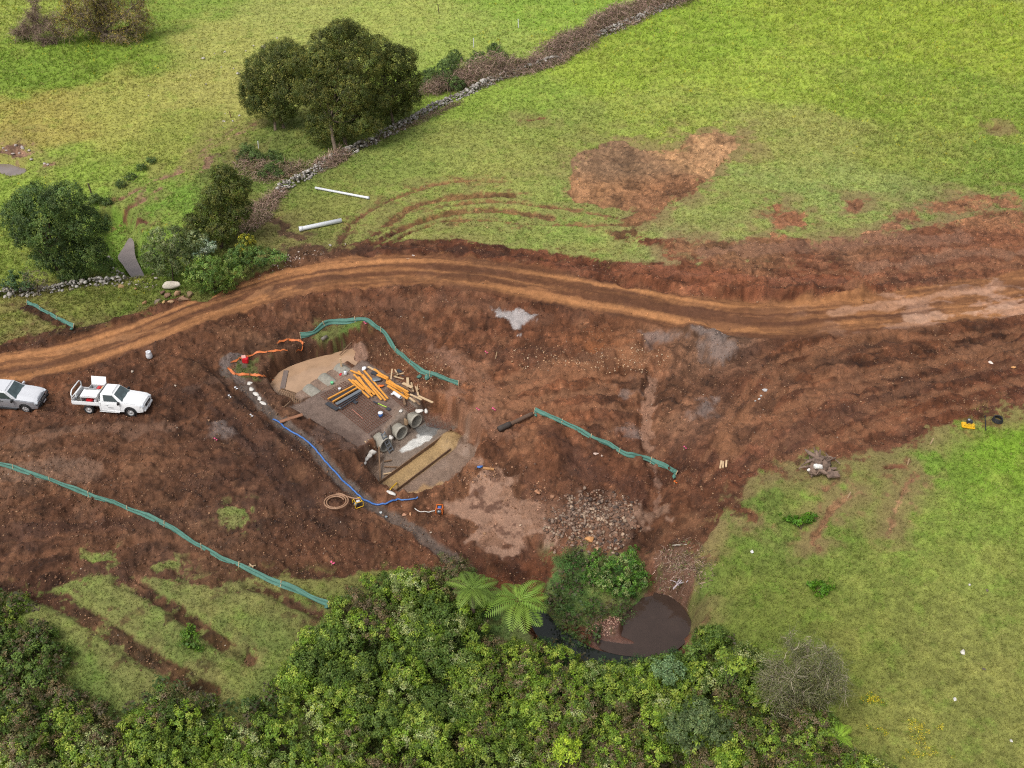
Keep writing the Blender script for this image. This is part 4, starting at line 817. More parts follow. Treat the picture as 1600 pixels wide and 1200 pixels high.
# ------------------------------------------------------------------ tree ferns
def fern(px, py, z, n, L, label, trunk=1.2, cols=((124,150,58),(106,134,50),(88,106,46)), group='tree ferns at the creek'):
    x, y = unz(px, py, z); t = empty('tree_fern', (x, y, z - trunk)); tag(t, label, 'tree fern', group)
    tube_obj('trunk', [(np.array([[0, 0, -.3], [.03, 0, trunk * .5], [0, 0, trunk]]), np.array([.13, .10, .09]))], M_DBARK, t)
    for k in range(n):
        az = k / n * 6.283 + rng.uniform(-.15, .15); l = L * rng.uniform(.62, 1.1); lift = rng.uniform(.25, .55) if k % 3 else rng.uniform(-.25, .05)
        m = 19; s = np.linspace(0, 1, m); rad = l * (s * .95); zz = trunk + l * (lift * s - (lift + .16) * s ** 2.3)
        d = np.array([math.cos(az), math.sin(az)]); pe = np.array([-d[1], d[0], 0]); pts = np.c_[d[0] * rad, d[1] * rad, zz]; V, Fc = [], []
        for i in range(m - 1):                     # rachis
            w = .018 * (1 - s[i]) + .004; o = len(V); V += [pts[i] - pe * w, pts[i] + pe * w, pts[i + 1] + pe * w, pts[i + 1] - pe * w]; Fc.append((o, o + 1, o + 2, o + 3))
        for i in range(2, m):                      # pinnae in pairs
            pl = l * .27 * math.sin(math.pi * min(1, s[i] * .86 + .14)) ** .75; tg = unit(pts[min(i + 1, m - 1)] - pts[i - 1]); w = l / m * .46
            for sg in (-1, 1):
                tip = pts[i] + sg * pe * pl + tg * pl * .42 - np.array([0, 0, pl * .22]); o = len(V); mid = (pts[i] * .55 + tip * .45) + np.array([0, 0, .02]); V += [pts[i] - tg * w, mid - tg * w, tip, mid + tg * w]; Fc.append((o, o + 1, o + 2, o + 3))
        c = pal([cols[0] if lift > .1 else cols[-1], cols[1]], 1)[0]; link(np_mesh('frond', np.array(V), np.array(Fc), M_LEAF, np.tile(c, (len(V), 1)) * (.85 + .3 * rng.random((len(V), 1)))), 'frond', t)
fern(812, 938, -.4, 14, 2.4, 'large bright tree fern with spreading fronds beside the dark creek', 1.9)
fern(738, 920, -.1, 12, 1.8, 'smaller tree fern on the thicket edge left of the large one', 1.7, ((112,136,54),(98,122,48),(84,102,42)))
fern(1310, 1150, -.6, 9, 1.15, 'bright green fern at the right end of the thicket', .8, ((142,172,56),(124,156,50),(100,130,44)))
fern(1160, 1040, -1.0, 8, .8, 'small yellow green fern on the thicket shoulder right of the pond', .8, ((172,186,70),(150,168,60),(120,140,50)), 'small ferns in the thicket')
# ------------------------------------------------------------------ hard-surface mesh builder
class MB:
    def __init__(s): s.v, s.f = [], []
    def add(s, V, Fs):
        o = len(s.v); s.v += [tuple(map(float, p)) for p in V]; s.f += [tuple(o + i for i in f) for f in Fs]; return s
    def box(s, c, size, rz=0.0, rx=0.0, ry=0.0, M=None):
        M = M or Euler((rx, ry, rz)).to_matrix(); x, y, z = [q / 2 for q in size]
        P8 = [Vector(c) + M @ Vector((a * x, b * y, d * z)) for a in (-1, 1) for b in (-1, 1) for d in (-1, 1)]
        return s.add(P8, [(0, 1, 3, 2), (4, 6, 7, 5), (0, 4, 5, 1), (2, 3, 7, 6), (0, 2, 6, 4), (1, 5, 7, 3)])
    def beam(s, a, b, w, h):
        a, b = Vector(a), Vector(b); d = b - a; q = d.to_track_quat('X', 'Z').to_matrix(); return s.box((a + b) / 2, (d.length, w, h), M=q)
    def tube(s, pts, r, n=8, cap=True):
        pts = [Vector(p) for p in pts]; m = len(pts); rr = r if hasattr(r, '__len__') else [r] * m; V = []; pa = None
        for k in range(m):
            t = (pts[min(k + 1, m - 1)] - pts[max(k - 1, 0)]).normalized()
            if pa is None: pa = t.orthogonal().normalized()
            pa = (pa - t * pa.dot(t)).normalized(); pb = t.cross(pa)
            V += [pts[k] + (pa * math.cos(6.2832 * j / n) + pb * math.sin(6.2832 * j / n)) * rr[k] for j in range(n)]
        Fs = [(k * n + j, k * n + (j + 1) % n, (k + 1) * n + (j + 1) % n, (k + 1) * n + j) for k in range(m - 1) for j in range(n)]
        if cap: Fs += [tuple(range(n - 1, -1, -1)), tuple((m - 1) * n + j for j in range(n))]
        return s.add(V, Fs)
    def lathe(s, prof, c=(0, 0, 0), n=16, M=None):
        """prof: list of (radius, height)"""
        M = M or Matrix.Identity(3); V = [Vector(c) + M @ Vector((r * math.cos(6.2832 * j / n), r * math.sin(6.2832 * j / n), z)) for r, z in prof for j in range(n)]
        Fs = [(k * n + j, k * n + (j + 1) % n, (k + 1) * n + (j + 1) % n, (k + 1) * n + j) for k in range(len(prof) - 1) for j in range(n)]
        return s.add(V, Fs)
    def prism(s, poly, y0, y1, fn=None):
        """poly in xz, extruded along y"""
        n = len(poly); V = [(x, y0, z) for x, z in poly] + [(x, y1, z) for x, z in poly]
        if fn: V = [fn(*p) for p in V]
        return s.add(V, [tuple(range(n)), tuple(range(2 * n - 1, n - 1, -1))] + [(i, n + i, n + (i + 1) % n, (i + 1) % n) for i in range(n)])
    def build(s, name, mat, parent=None, smooth=False, bevel=0.0, loc=None):
        me = bpy.data.meshes.new(name); me.from_pydata(s.v, [], s.f); bm = bmesh.new(); bm.from_mesh(me); bmesh.ops.recalc_face_normals(bm, faces=bm.faces)
        if bevel:
            ed = [e for e in bm.edges if len(e.link_faces) == 2 and e.calc_face_angle(0) > .5]; bmesh.ops.bevel(bm, geom=ed, offset=bevel, segments=2, affect='EDGES', clamp_overlap=True)
        bm.to_mesh(me); bm.free(); me.materials.append(mat)
        if smooth: me.shade_smooth()
        o = link(me, name, parent)
        if loc is not None: o.location = loc
        return o
ICO = {}
def ico(sub):
    if sub not in ICO:
        bm = bmesh.new(); bmesh.ops.create_icosphere(bm, subdivisions=sub, radius=1); ICO[sub] = (np.array([v.co[:] for v in bm.verts]), np.array([[v.index for v in f.verts] for f in bm.faces])); bm.free()
    return ICO[sub]
def rocks_arrays(C, size, col, sub=1, jit=.22, flat=.7, seed=0, chops=4):
    """C centres, size radius each, col each"""
    r = np.random.default_rng(1000 + seed); V0, F0 = ico(sub); n, m = len(C), len(V0)
    q = unit(r.normal(size=(n, 4))); w, x, y, z = q.T
    Rm = np.stack([1 - 2 * (y * y + z * z), 2 * (x * y - z * w), 2 * (x * z + y * w), 2 * (x * y + z * w), 1 - 2 * (x * x + z * z), 2 * (y * z - x * w), 2 * (x * z - y * w), 2 * (y * z + x * w), 1 - 2 * (x * x + y * y)], 1).reshape(n, 3, 3)
    sc = np.c_[r.uniform(.75, 1.25, n), r.uniform(.65, 1.1, n), r.uniform(.55, .95, n)]
    V = V0[None] * (1 + jit * r.uniform(-1, 1, (n, m, 1)))
    # chop a few faces flat so that stones read as angular
    for k in range(chops):
        d = unit(r.normal(size=(n, 1, 3))); h = r.uniform(.5, .8, (n, 1)); t = (V * d).sum(2); e = np.maximum(t - h, 0); V = V - d * e[..., None] * .9
    V = np.einsum('nij,nmj->nmi', Rm, V * sc[:, None]); V[..., 2] *= flat; V = V * size[:, None, None] + C[:, None]
    Fc = F0[None] + (np.arange(n) * m)[:, None, None]; return V.reshape(-1, 3), Fc.reshape(-1, 3), np.repeat(col, m, 0)
def rock(name, c, r, col, label, cat='rock', group=None, sub=3, flat=.7, seed=0, stretch=(1, 1), rz=0, parent=None):
    V, Fc, cc = rocks_arrays(np.zeros((1, 3)), np.array([1.0]), S(*col)[None], sub, .03, flat, seed, 16)
    V = V * np.array([r * stretch[0], r * stretch[1], r]); nz = fbm(V[:, 0] + c[0], V[:, 1] + V[:, 2] + c[1], r * .6, 3, 5); V *= (.86 + .28 * nz)[:, None]; cc = cc * (.7 + .6 * nz)[:, None]
    o = link(np_mesh(name, V, Fc, M_ROCK, cc), name, parent); o.location = c; o.rotation_euler = (0, 0, rz)
    if label: tag(o, label, cat, group)
    return o
ORD = ['first', 'second', 'third', 'fourth', 'fifth', 'sixth', 'seventh', 'eighth', 'ninth', 'tenth', 'eleventh', 'twelfth', 'thirteenth', 'fourteenth', 'fifteenth', 'sixteenth', 'seventeenth', 'eighteenth', 'nineteenth', 'twentieth']
def up(p, z): return Vector((p[0], p[1], p[2] + z))
def wp(px, py, z): x, y = unz(px, py, z); return Vector((x, y, z))

M_CONC = simple_mat('concrete', S(176, 170, 156), .85, var=.22, scale=3, bump=.3); M_CONCD = simple_mat('damp_concrete', S(136, 130, 120), .8, var=.3, scale=3, bump=.3)
M_WOOD = simple_mat('pale_timber', S(206, 176, 138), .8, var=.22, scale=7); M_ORW = simple_mat('orange_timber', S(232, 160, 66), .7, var=.18, scale=5); M_OLD = simple_mat('muddy_timber', S(128, 100, 76), .9, var=.3, scale=6, bump=.3)
M_GREEN = simple_mat('green_fence_cloth', S(84, 130, 116), .75, var=.16, scale=2.5, bump=.3); M_PVC = simple_mat('white_plastic_pipe', S(236, 238, 242), .35, var=.04, scale=1); M_WHITE = simple_mat('white_plastic', S(232, 232, 236), .5, var=.06)
M_CLOTH = simple_mat('white_geotextile', S(222, 216, 208), .9, var=.2, scale=5, bump=.4); M_BLUE = simple_mat('blue_hose', S(70, 118, 190), .5, var=.15, scale=2); M_ORANGE = simple_mat('orange_mesh', S(222, 122, 62), .6, var=.18, scale=4)
M_RED = simple_mat('red_plastic', S(214, 32, 44), .5, var=.1); M_YEL = simple_mat('yellow_paint', S(240, 190, 40), .4, var=.1); M_BLACK = simple_mat('black_rubber', S(34, 34, 36), .7, var=.3, scale=9); M_DARK = simple_mat('dark_plastic', S(58, 60, 66), .6, var=.2)
M_STEEL = simple_mat('grey_steel', S(150, 156, 162), .4, .6, var=.15); M_RUST = simple_mat('rusty_steel', S(112, 68, 48), .85, var=.3, scale=20); M_TANH = simple_mat('tan_hose', S(160, 122, 94), .6, var=.15); M_PINK = simple_mat('pink_tape', S(236, 96, 140), .6, var=.1)
M_LIME = simple_mat('lime_plastic', S(176, 220, 60), .5, var=.1); M_ROOT = simple_mat('weathered_wood', S(128, 106, 92), .9, var=.6, scale=3, bump=.8); M_ORF = simple_mat('orange_plastic', S(238, 120, 40), .5, var=.1)

# ------------------------------------------------------------------ stone walls
def stone_wall(name, line, w, h, label, n_per_m=34, size=(.10, .20)):
    pts = smooth_poly([tuple(P(*p))[:2] for p in line], 5, False); sl = np.hypot(*np.diff(pts, axis=0).T); cum = np.r_[0, np.cumsum(sl)]; n = int(cum[-1] * n_per_m)
    t = rng.random(n) * cum[-1]; x, y = np.interp(t, cum, pts[:, 0]), np.interp(t, cum, pts[:, 1]); k = np.clip(np.searchsorted(cum, t), 1, len(pts) - 1)
    d = unit(pts[k] - pts[k - 1]); pe = np.c_[-d[:, 1], d[:, 0]]; u = rng.uniform(-1, 1, n); hh = h * (.55 + .6 * fbm(t, t * 0, 2.5, 3, 501)); prof = np.clip(1.15 - np.abs(u) ** 1.6, 0, 1)
    rub = rng.random(n) < .22; u = np.where(rub, u * 1.5, u); ww = w * .5 * (.85 + .3 * rng.random(n))
    x = x + pe[:, 0] * u * ww; y = y + pe[:, 1] * u * ww; z = gz(x, y) + np.where(rub, .04, hh * prof * (1 - .6 * rng.random(n) ** 3) - .05)
    s = rng.uniform(*size, n) * (1 + .6 * (rng.random(n) < .12)); g = rng.random((n, 1)); col = S(122, 114, 106) * (1 - g) + S(206, 200, 192) * g; mo = rng.random(n) < .15; col[mo] *= np.array([.55, .52, .42])
    V, Fc, cc = rocks_arrays(np.c_[x, y, z], s, col, 1, .12, .8, 3); o = link(np_mesh(name, V, Fc, M_ROCK, cc), name); tag(o, label, 'stone wall')
stone_wall('stone_wall', [(432,302),(450,292),(470,282),(500,262),(525,248),(560,232),(590,216),(620,201),(650,184),(680,168),(720,150),(770,128),(810,114),(860,98),(910,72),(950,52),(985,36),(1030,16),(1070,-4),(1110,-25)], .95, .75, 'long grey dry stone wall running diagonally between the two upper pastures')
stone_wall('stone_wall', [(-40,462),(0,462),(30,460),(60,456),(90,452),(120,448),(150,444),(195,440)], .85, .7, 'short grey dry stone wall below the broad bushy tree on the left', 34, (.10, .18))

# ------------------------------------------------------------------ silt fences
def silt_fence(line, h, label, spacing=2.2, bundle=None, slump=.35, h2=None):
    pts = smooth_poly([tuple(P(*p))[:2] for p in line], 8, False); sl = np.hypot(*np.diff(pts, axis=0).T); cum = np.r_[0, np.cumsum(sl)]; n = int(cum[-1] / .12); t = np.linspace(0, cum[-1], n)
    x, y = np.interp(t, cum, pts[:, 0]), np.interp(t, cum, pts[:, 1]); z0 = gz(x, y); z0 = np.convolve(np.pad(z0, 6, 'edge'), np.ones(13) / 13, 'valid'); tx, ty = np.gradient(x), np.gradient(y); l = np.hypot(tx, ty); nx, ny = -ty / l, tx / l
    h *= .85; b0 = Vector((x[0], y[0], z0[0])); t_ = empty('silt_fence', b0); tag(t_, label, 'silt fence', 'green silt fences'); npst = max(2, int(cum[-1] / spacing)); pk = np.linspace(0, n - 1, npst).astype(int)
    ph = np.abs(((np.arange(n) * npst / n) % 1) - .5) * 2; lean = slump * (fbm(t, t * 0, 3.5, 2, int(h * 100) + n) * 1.6 + .1); top = h * (.78 + .22 * ph) * (.85 + .3 * fbm(t, t * 0, 1.5, 2, n))
    rows = 7; V = []
    for k in range(rows):
        f = k / (rows - 1); wv = .05 * (fbm(t, t * 0 + f * 2, .35, 2, 7) - .5) * (1 - abs(2 * f - 1)) * 2 + .04 * np.sin(f * 9 + t * 1.3); off = lean * top * f ** 1.3 + wv
        V.append(np.c_[x + nx * off, y + ny * off, z0 + .02 + top * f * np.sqrt(np.maximum(.2, 1 - lean ** 2))])
    # folded-back flap of slack cloth along the top
    off2 = lean * top + .07; V.append(np.c_[x + nx * off2 * 1.1, y + ny * off2 * 1.1, z0 + top * .84 + .03 * fbm(t, t * 0, .5, 2, 9)])
    V = np.stack(V, 1); R_ = rows + 1; ix = np.arange(n * R_).reshape(n, R_); Fc = np.stack([ix[:-1, :-1], ix[1:, :-1], ix[1:, 1:], ix[:-1, 1:]], -1).reshape(-1, 4)
    link(np_mesh('cloth', V.reshape(-1, 3) - np.array(b0), Fc, M_GREEN, None, True), 'cloth', t_)
    for k in pk:
        m = MB(); c = Vector((x[k], y[k], z0[k])) - b0; m.beam(c - Vector((nx[k] * .03, ny[k] * .03, .1)), c + Vector((nx[k] * lean[k] * .4, ny[k] * lean[k] * .4, h * 1.15)), .04, .04); m.build('post', M_WOOD, t_)
    if bundle:
        for q, (px, py, r) in enumerate(bundle):
            c = P(px, py); v, f, _ = rocks_arrays(np.array([[c.x, c.y, c.z + r * .6]]) - np.array(b0), np.array([r]), np.ones((1, 3)), 3, .22, .9, 40 + q); link(np_mesh('gathered_cloth', v, f, M_GREEN), 'gathered_cloth', t_)
    return t_
silt_fence([(470,529),(492,523),(515,508),(545,506),(568,503),(583,512),(599,523),(610,540),(625,557),(645,573),(662,585),(690,595),(716,604)], .5, 'green silt fence curving round the top of the excavation', 1.9, [(655,590,.22),(667,592,.2)])
silt_fence([(834,646),(860,655),(890,668),(920,684),(950,700),(980,715),(1010,724),(1035,734),(1055,743)], .42, 'straight green silt fence right of the excavation, crossing the muddy channel', 1.8, [(1054,738,.2),(1053,746,.14),(837,650,.14)])
silt_fence([(-40,722),(0,730),(50,742),(100,762),(160,785),(215,805),(270,832),(330,866),(385,894),(430,914),(465,928),(490,940),(513,950)], .45, 'longest green silt fence, across the bare earth bottom left', 2.4, [(511,949,.18)])
silt_fence([(42,476),(60,484),(78,492),(95,503),(114,514)], .42, 'short green silt fence on the grass above the road at the left edge', 1.6, [(112,515,.15)])

# ------------------------------------------------------------------ culvert pipes, formwork, reinforcement
nm = ['left concrete culvert pipe with the ladder leaning on its outlet', 'middle concrete culvert pipe of the three under the platform', 'right concrete culvert pipe with white bags on its outlet']
for k, (a, b) in enumerate(PIPES):
    a3, b3 = Vector((a[0] + _ax[0] * .1, a[1] + _ax[1] * .1, PIPE_Z + .04)), Vector((b[0], b[1], PIPE_Z)); d = (b3 - a3); q = d.to_track_quat('Z', 'Y').to_matrix(); L_ = d.length
    t = empty('culvert_pipe', a3); tag(t, nm[k], 'pipe', 'culvert pipes')
    MB().lathe([(.43, 0), (.52, 0), (.52, L_ - .15), (.55, L_ - .14), (.55, L_), (.46, L_), (.44, L_ - .1), (.43, 0)], (0, 0, 0), 40, q).build('barrel', M_CONC, t, True)
def plank(name, a, b, w, h, mat, label, cat='plank', group=None, parent=None):
    a, b = Vector(a), Vector(b); m = MB(); m.beam((0, 0, 0), b - a, w, h); o = m.build(name, mat, parent, loc=a)
    if label: tag(o, label, cat, group)
    return o
fz = FLOOR_Z
plank('form_board', wp(591,756,fz+.12), wp(706,672,fz+.12), .05, .30, M_OLD, 'long timber form board across the outlet apron, nearer the pipes', 'board', 'apron form boards')
plank('form_board', wp(617,768,fz+.10), wp(704,702,fz+.10), .05, .22, M_OLD, 'shorter timber form board across the outlet apron, farther from the pipes', 'board', 'apron form boards')
for i, (a, b) in enumerate([((600,721),(612,719)), ((600,729),(622,730)), ((599,741),(615,738))]): plank('timber_offcut', wp(*a, fz + .1), wp(*b, fz + .1), .10, .07, M_WOOD if i == 2 else M_OLD, ['uppermost', 'middle', 'lowest, palest'][i] + ' short timber offcut on the apron below the ladder', 'timber', 'offcuts below the ladder')
plank('timber_prop', wp(592,698,fz+.75), wp(594,750,fz+.06), .09, .07, M_OLD, 'long brown prop running down into the outlet pit beside the left pipe', 'timber')
# steel mesh sheets
def mesh_sheet(c4, nx_, ny_, r, label, parent=None):
    c4 = [Vector(c) for c in c4]; t = empty('steel_mesh', c4[0]); tag(t, label, 'steel mesh', 'reinforcing mesh sheets')
    for nm_, n_, sw, dz in (('long_bars', nx_, 0, 0), ('cross_bars', ny_, 1, 2.1 * r)):
        m = MB()
        for k in range(n_ + 1):
            f = k / n_
            a, b = (c4[0].lerp(c4[1], f), c4[3].lerp(c4[2], f)) if sw else (c4[0].lerp(c4[3], f), c4[1].lerp(c4[2], f))
            m.tube([a - c4[0] + Vector((0, 0, dz + random.uniform(-.004, .004))), (a + b) / 2 - c4[0] + Vector((0, 0, dz + random.uniform(0, .015))), b - c4[0] + Vector((0, 0, dz))], r, 4)
        m.build(nm_, M_RUST, t)
pz = PLAT_Z + .07
mesh_sheet([wp(501,618,pz), wp(575,677,pz), wp(612,651,pz), wp(540,596,pz)], 12, 24, .016, 'large rusty reinforcing mesh sheet lying on the platform under the dark frames')
mesh_sheet([wp(601,611,pz), wp(640,645,pz), wp(652,641,pz), wp(612,605,pz)], 4, 14, .016, 'narrow rusty mesh strip at the right edge of the platform below the timber heap')
mesh_sheet([wp(661,645,-1.7), wp(667,666,-2.9), wp(706,672,-2.7), wp(700,648,-1.75)], 7, 12, .015, 'rusty mesh sheet leaning on the bank right of the pipe outlets')
# concrete blocks, bags
def lump(name, c, size, mat, label, cat, group=None, seed=0, rz=0, sub=3, tie=False):
    V, Fc, _ = rocks_arrays(np.zeros((1, 3)), np.array([1.0]), np.ones((1, 3)), sub, .06, .95, seed); V = V * np.array(size); V *= (.88 + .24 * fbm(V[:, 0] + c[0] * 3, V[:, 1] + V[:, 2], .15, 3, seed))[:, None]
    o = link(np_mesh(name, V, Fc, mat, None, True), name); o.location = c; o.rotation_euler = (0, 0, rz); tag(o, label, cat, group); return o
rock('stone_block', wp(634,659,-1.75), .33, (150, 124, 96), 'tan stone wedged between the middle and right pipe outlets', 'stone', seed=3, flat=.9)
lump('sandbag', wp(655,642,-1.55), (.28,.2,.16), M_CLOTH, 'white bag lying on top of the right pipe outlet', 'bag', seed=4); lump('sandbag', wp(666,642,-1.5), (.2,.2,.16), M_CLOTH, 'small white bag at the right side of the right pipe outlet', 'bag', seed=5)
lump('sandbag', wp(611,683,-1.75), (.2,.24,.16), M_CLOTH, 'white bag between the left and middle pipe outlets beside the ladder', 'bag', seed=6)
for i, (px, py, s) in enumerate([(583,706,.26),(577,712,.24),(571,718,.26),(566,725,.30)]): lump('sandbag', wp(px, py, -2.2 - .1 * i), (s * 1.1, s * .8, s * .7), M_CLOTH, f'{ORD[i]} white sandbag down the row from the left pipe to the pit corner', 'bag', 'sandbags at the pit corner', seed=7 + i, rz=.6)
for i, (a, b) in enumerate([((570,690),(577,698)), ((575,687),(585,700))]): plank('timber_stake', P(*a) + Vector((0, 0, .05)), P(*b) + Vector((0, 0, .05)), .07, .05, M_WOOD, ['shorter', 'longer'][i] + ' pale stake on the slope left of the left pipe', 'stake', 'stakes left of the pipes')
for i, (px, py, s) in enumerate([(390,600,.30),(393,609,.24),(400,617,.28),(405,624,.24),(411,631,.26)]): lump('rag', P(px, py) + Vector((0, 0, .06)), (s * 1.1, s * .8, s * .4), M_CLOTH, f'{ORD[i]} muddy white cloth from the top in the row along the gravel ditch', 'cloth', 'white cloths along the ditch', seed=20 + i, rz=-.6)
# ladder
t = empty('ladder', wp(612,706,fz)); tag(t, 'short aluminium ladder leaning against the left pipe outlet', 'ladder')
la, lb = wp(598,676,-1.45) - t.location, wp(612,706,fz + .02) - t.location; sx = Vector((_n[2][0] - _n[0][0], _n[2][1] - _n[0][1], 0)).normalized() * .2
for s_ in (-1, 1): MB().beam(la + sx * s_ * .8, lb + sx * s_, .07, .05).build('rail', M_STEEL, t)
for k in range(6):
    c = la.lerp(lb, (k + .5) / 6); MB().beam(c - sx, c + sx, .09, .03).build('rung', M_STEEL, t)
# timber heap: (x0,y0,x1,y1) read in one enlarged view, converted back to the photo
q_ = lambda X_, Y_, z: wp(540 + X_ / 11.43, 560 + Y_ / 11.43, z)
fan = [(55,370,420,700),(120,380,330,560),(90,215,300,300),(170,390,480,680),(190,330,440,610),(230,330,440,620),(145,285,520,650),(225,225,640,740),(300,290,715,750),(320,205,755,720)]
for i, (a, b, c, d) in enumerate(fan):
    z = pz + .03 + .03 * (i % 3); plank('timber_beam', q_(a, b, z), q_(c, d, z + .04), .13, .06, M_ORW, f'{ORD[i]} orange beam from the left in the fan of loose beams on the platform', 'beam', 'fanned orange beams')
stk = [(400,150,545,225),(510,190,1130,660),(560,290,760,375),(590,260,760,350),(725,430,960,560),(730,400,1000,540),(750,490,1110,720),(900,480,1120,600),(940,540,1130,690)]
for i, (a, b, c, d) in enumerate(stk):
    z = pz + .05 + .09 * (i % 4); plank('timber_beam', q_(a, b, z), q_(c, d, z + .03), .15, .07, M_ORW if i else M_WOOD, f'{ORD[i]} orange beam, counted downward, in the stacked heap right of the fan' if i else 'pale short beam at the top end of the stacked orange heap', 'beam', 'stacked orange beams')
stick = [(1010,600,1060,830,.16),(1150,640,1360,740,.14),(1300,670,1560,790,.16),(1140,700,1240,780,.14),(1200,700,1330,830,.14),(1230,430,1300,660,.13),(1270,580,1380,480,.11),(1300,380,1280,560,.05),(700,290,940,260,.10),(830,190,810,370,.10),(870,310,1040,260,.11),(860,320,1040,370,.10),(980,390,910,440,.08),(1105,345,1115,510,.20),(1020,440,1190,520,.22),(1170,430,1205,600,.14),(1030,500,1200,600,.14),(880,200,930,290,.10)]
for i, (a, b, c, d, w) in enumerate(stick):
    z = pz + .05 + .07 * (i % 5) + (.15 if a > 1000 else .05); plank('timber_offcut', q_(a, b, z), q_(c, d, z + random.uniform(-.05, .12)), w, .05, M_WOOD if i % 4 else M_OLD, f'{ORD[i]} offcut in the pale timber scatter beside the orange beams, counted along the heap', 'timber', 'pale timber offcuts')
for i, (a, b, c, d, w) in enumerate([(920,200,990,250,.3),(960,320,1060,330,.3),(470,240,560,270,.4)]): plank('plastic_sheet', q_(a, b, pz + .05), q_(c, d, pz + .05), w, .03, M_DARK, ['upper', 'lower', 'larger left'][i] + ' dark plastic sheet among the timber offcuts', 'sheet', 'dark sheets in the timber')
tb = MB().tube([Vector((0, 0, 0)), q_(985,700,pz+.15) - q_(860,610,pz+.15)], .13, 14, False).tube([Vector((0, 0, 0)), q_(985,700,pz+.15) - q_(860,610,pz+.15)], .115, 14, False).build('pipe_offcut', M_PVC, None, True, loc=q_(860,610,pz+.15)); tag(tb, 'short thick white pipe offcut beside the orange beams', 'pipe')
lump('plastic_bag', q_(325,180,pz+.12), (.3,.15,.12), M_WHITE, 'white plastic bag at the top end of the fanned beams', 'bag', seed=30); lump('orange_net', q_(625,490,pz+.08), (.3,.2,.1), M_ORF, 'crumpled orange netting between the two beam heaps', 'netting', seed=31)
lump('tarpaulin', q_(560,370,pz+.1), (.45,.3,.12), M_STEEL, 'crumpled grey tarpaulin between the two beam heaps', 'tarpaulin', seed=32); lump('white_cap', q_(830,635,pz+.06), (.1,.1,.08), M_WHITE, 'small white cap beside the thick white pipe offcut', 'cap', seed=33)  # the small white lump by the pipe offcut is a cap
# dark formwork frames with orange rails
r_ = lambda X_, Y_, z: wp(460 + X_ / 6.667, 550 + Y_ / 6.667, z)
t = empty('formwork_panel', r_(430, 550, pz)); tag(t, 'pair of dark formwork panels edged with orange rails on the mesh sheet', 'formwork'); o_ = t.location
for i, (a, b, c, d) in enumerate([(350,490,620,350),(398,520,650,375)]): MB().beam(r_(a, b, pz + .2) - o_, r_(c, d, pz + .2) - o_, .10, .10).build('rail', M_ORW, t)
MB().beam(r_(385,505,pz+.1) - o_, r_(635,365,pz+.1) - o_, .42, .06).build('panel', M_DARK, t); MB().beam(r_(435,545,pz+.14) - o_, r_(690,400,pz+.14) - o_, .26, .08).build('panel', M_STEEL, t)
t = empty('formwork_panel', r_(470, 570, pz)); tag(t, 'narrow dark frame lying beside the orange railed formwork panels', 'formwork'); o_ = t.location
for i, (a, b, c, d) in enumerate([(455,575,700,425),(480,590,660,470)]): MB().beam(r_(a, b, pz + .12) - o_, r_(c, d, pz + .12) - o_, .09, .08).build('rail', M_DARK, t)
MB().beam(r_(460,575,pz+.1) - o_, r_(490,592,pz+.1) - o_, .09, .07).build('end_bar', M_STEEL, t)
plank('dark_board', r_(335,530,pz+.05), r_(450,600,pz+.05), .32, .05, M_DARK, 'dark board under the near ends of the formwork panels', 'board'); plank('dark_board', r_(600,505,pz+.05), r_(650,530,pz+.05), .28, .04, M_DARK, 'small square dark board on the mesh right of the formwork panels', 'board')
# shovel
t = empty('shovel', r_(900,550,pz)); tag(t, 'shovel with a lime green handle lying on the platform', 'shovel'); o_ = t.location
MB().tube([r_(870,535,pz+.05) - o_, r_(960,575,pz+.05) - o_], .03, 6).build('handle', M_LIME, t); MB().beam(r_(820,515,pz+.05) - o_, r_(872,537,pz+.05) - o_, .12, .03).build('grip', M_DARK, t); MB().box(r_(978,592,pz+.05) - o_, (.30,.26,.03), -.8).build('blade', M_DARK, t, bevel=.01)
def bucket(px, py, z, r, h, m1, label, m2=None, name='bucket'):
    t = empty(name, wp(px, py, z)); tag(t, label, name.split('_')[-1]); MB().lathe([(0, 0), (r * .82, 0), (r, h), (r * .93, h), (r * .76, .03), (0, .03)], (0, 0, 0), 18).build('body', m1, t, True)
    MB().lathe([(0, h + .015), (r * .98, h + .015), (r * 1.05, h), (r * 1.05, h - .04), (r * .99, h - .04)], (0, 0, 0), 18).build('lid', m2 or m1, t, True)
    MB().tube([(r * math.cos(a), 0, h * .8 - r * .5 * math.sin(a)) for a in np.linspace(0, math.pi, 9)], .008, 4).build('handle', M_STEEL, t); return t
bucket(595, 651, PLAT_Z, .17, .38, M_BLUE, 'blue bucket with a white lid on the large mesh sheet', M_WHITE); bucket(531, 610, PLAT_Z, .11, .2, M_WHITE, 'small white tub beside the left corner of the mesh sheet', None, 'tub'); bucket(519, 600, PLAT_Z, .12, .18, simple_mat('mint', S(120, 210, 150)), 'small mint green tub behind the middle pipe inlet', None, 'tub')
p = P(384, 566); t = empty('red_crate', p); tag(t, 'bright red crate with a pale lid standing by the orange tape', 'crate'); MB().box((0,0,.2),(.42,.36,.4)).build('body', M_RED, t, bevel=.03); MB().box((-.12,.1,.43),(.3,.3,.05), .3, .2).build('lid', simple_mat('pink_lid', S(226,170,160)), t, bevel=.01)
p = P(234, 559); t = empty('white_sack', p); tag(t, 'tall white bulk sack standing by the road above the tray truck', 'sack'); MB().lathe([(0, 0), (.19, 0), (.23, .1), (.22, .35), (.17, .50), (.19, .56), (.12, .53), (0, .45)], (0, 0, 0), 14).build('body', M_WHITE, t, True); MB().tube([(.15,0,.5),(.1,.05,.66),(-.05,.02,.62),(-.12,0,.5)], .02, 5).build('loop', M_WHITE, t)
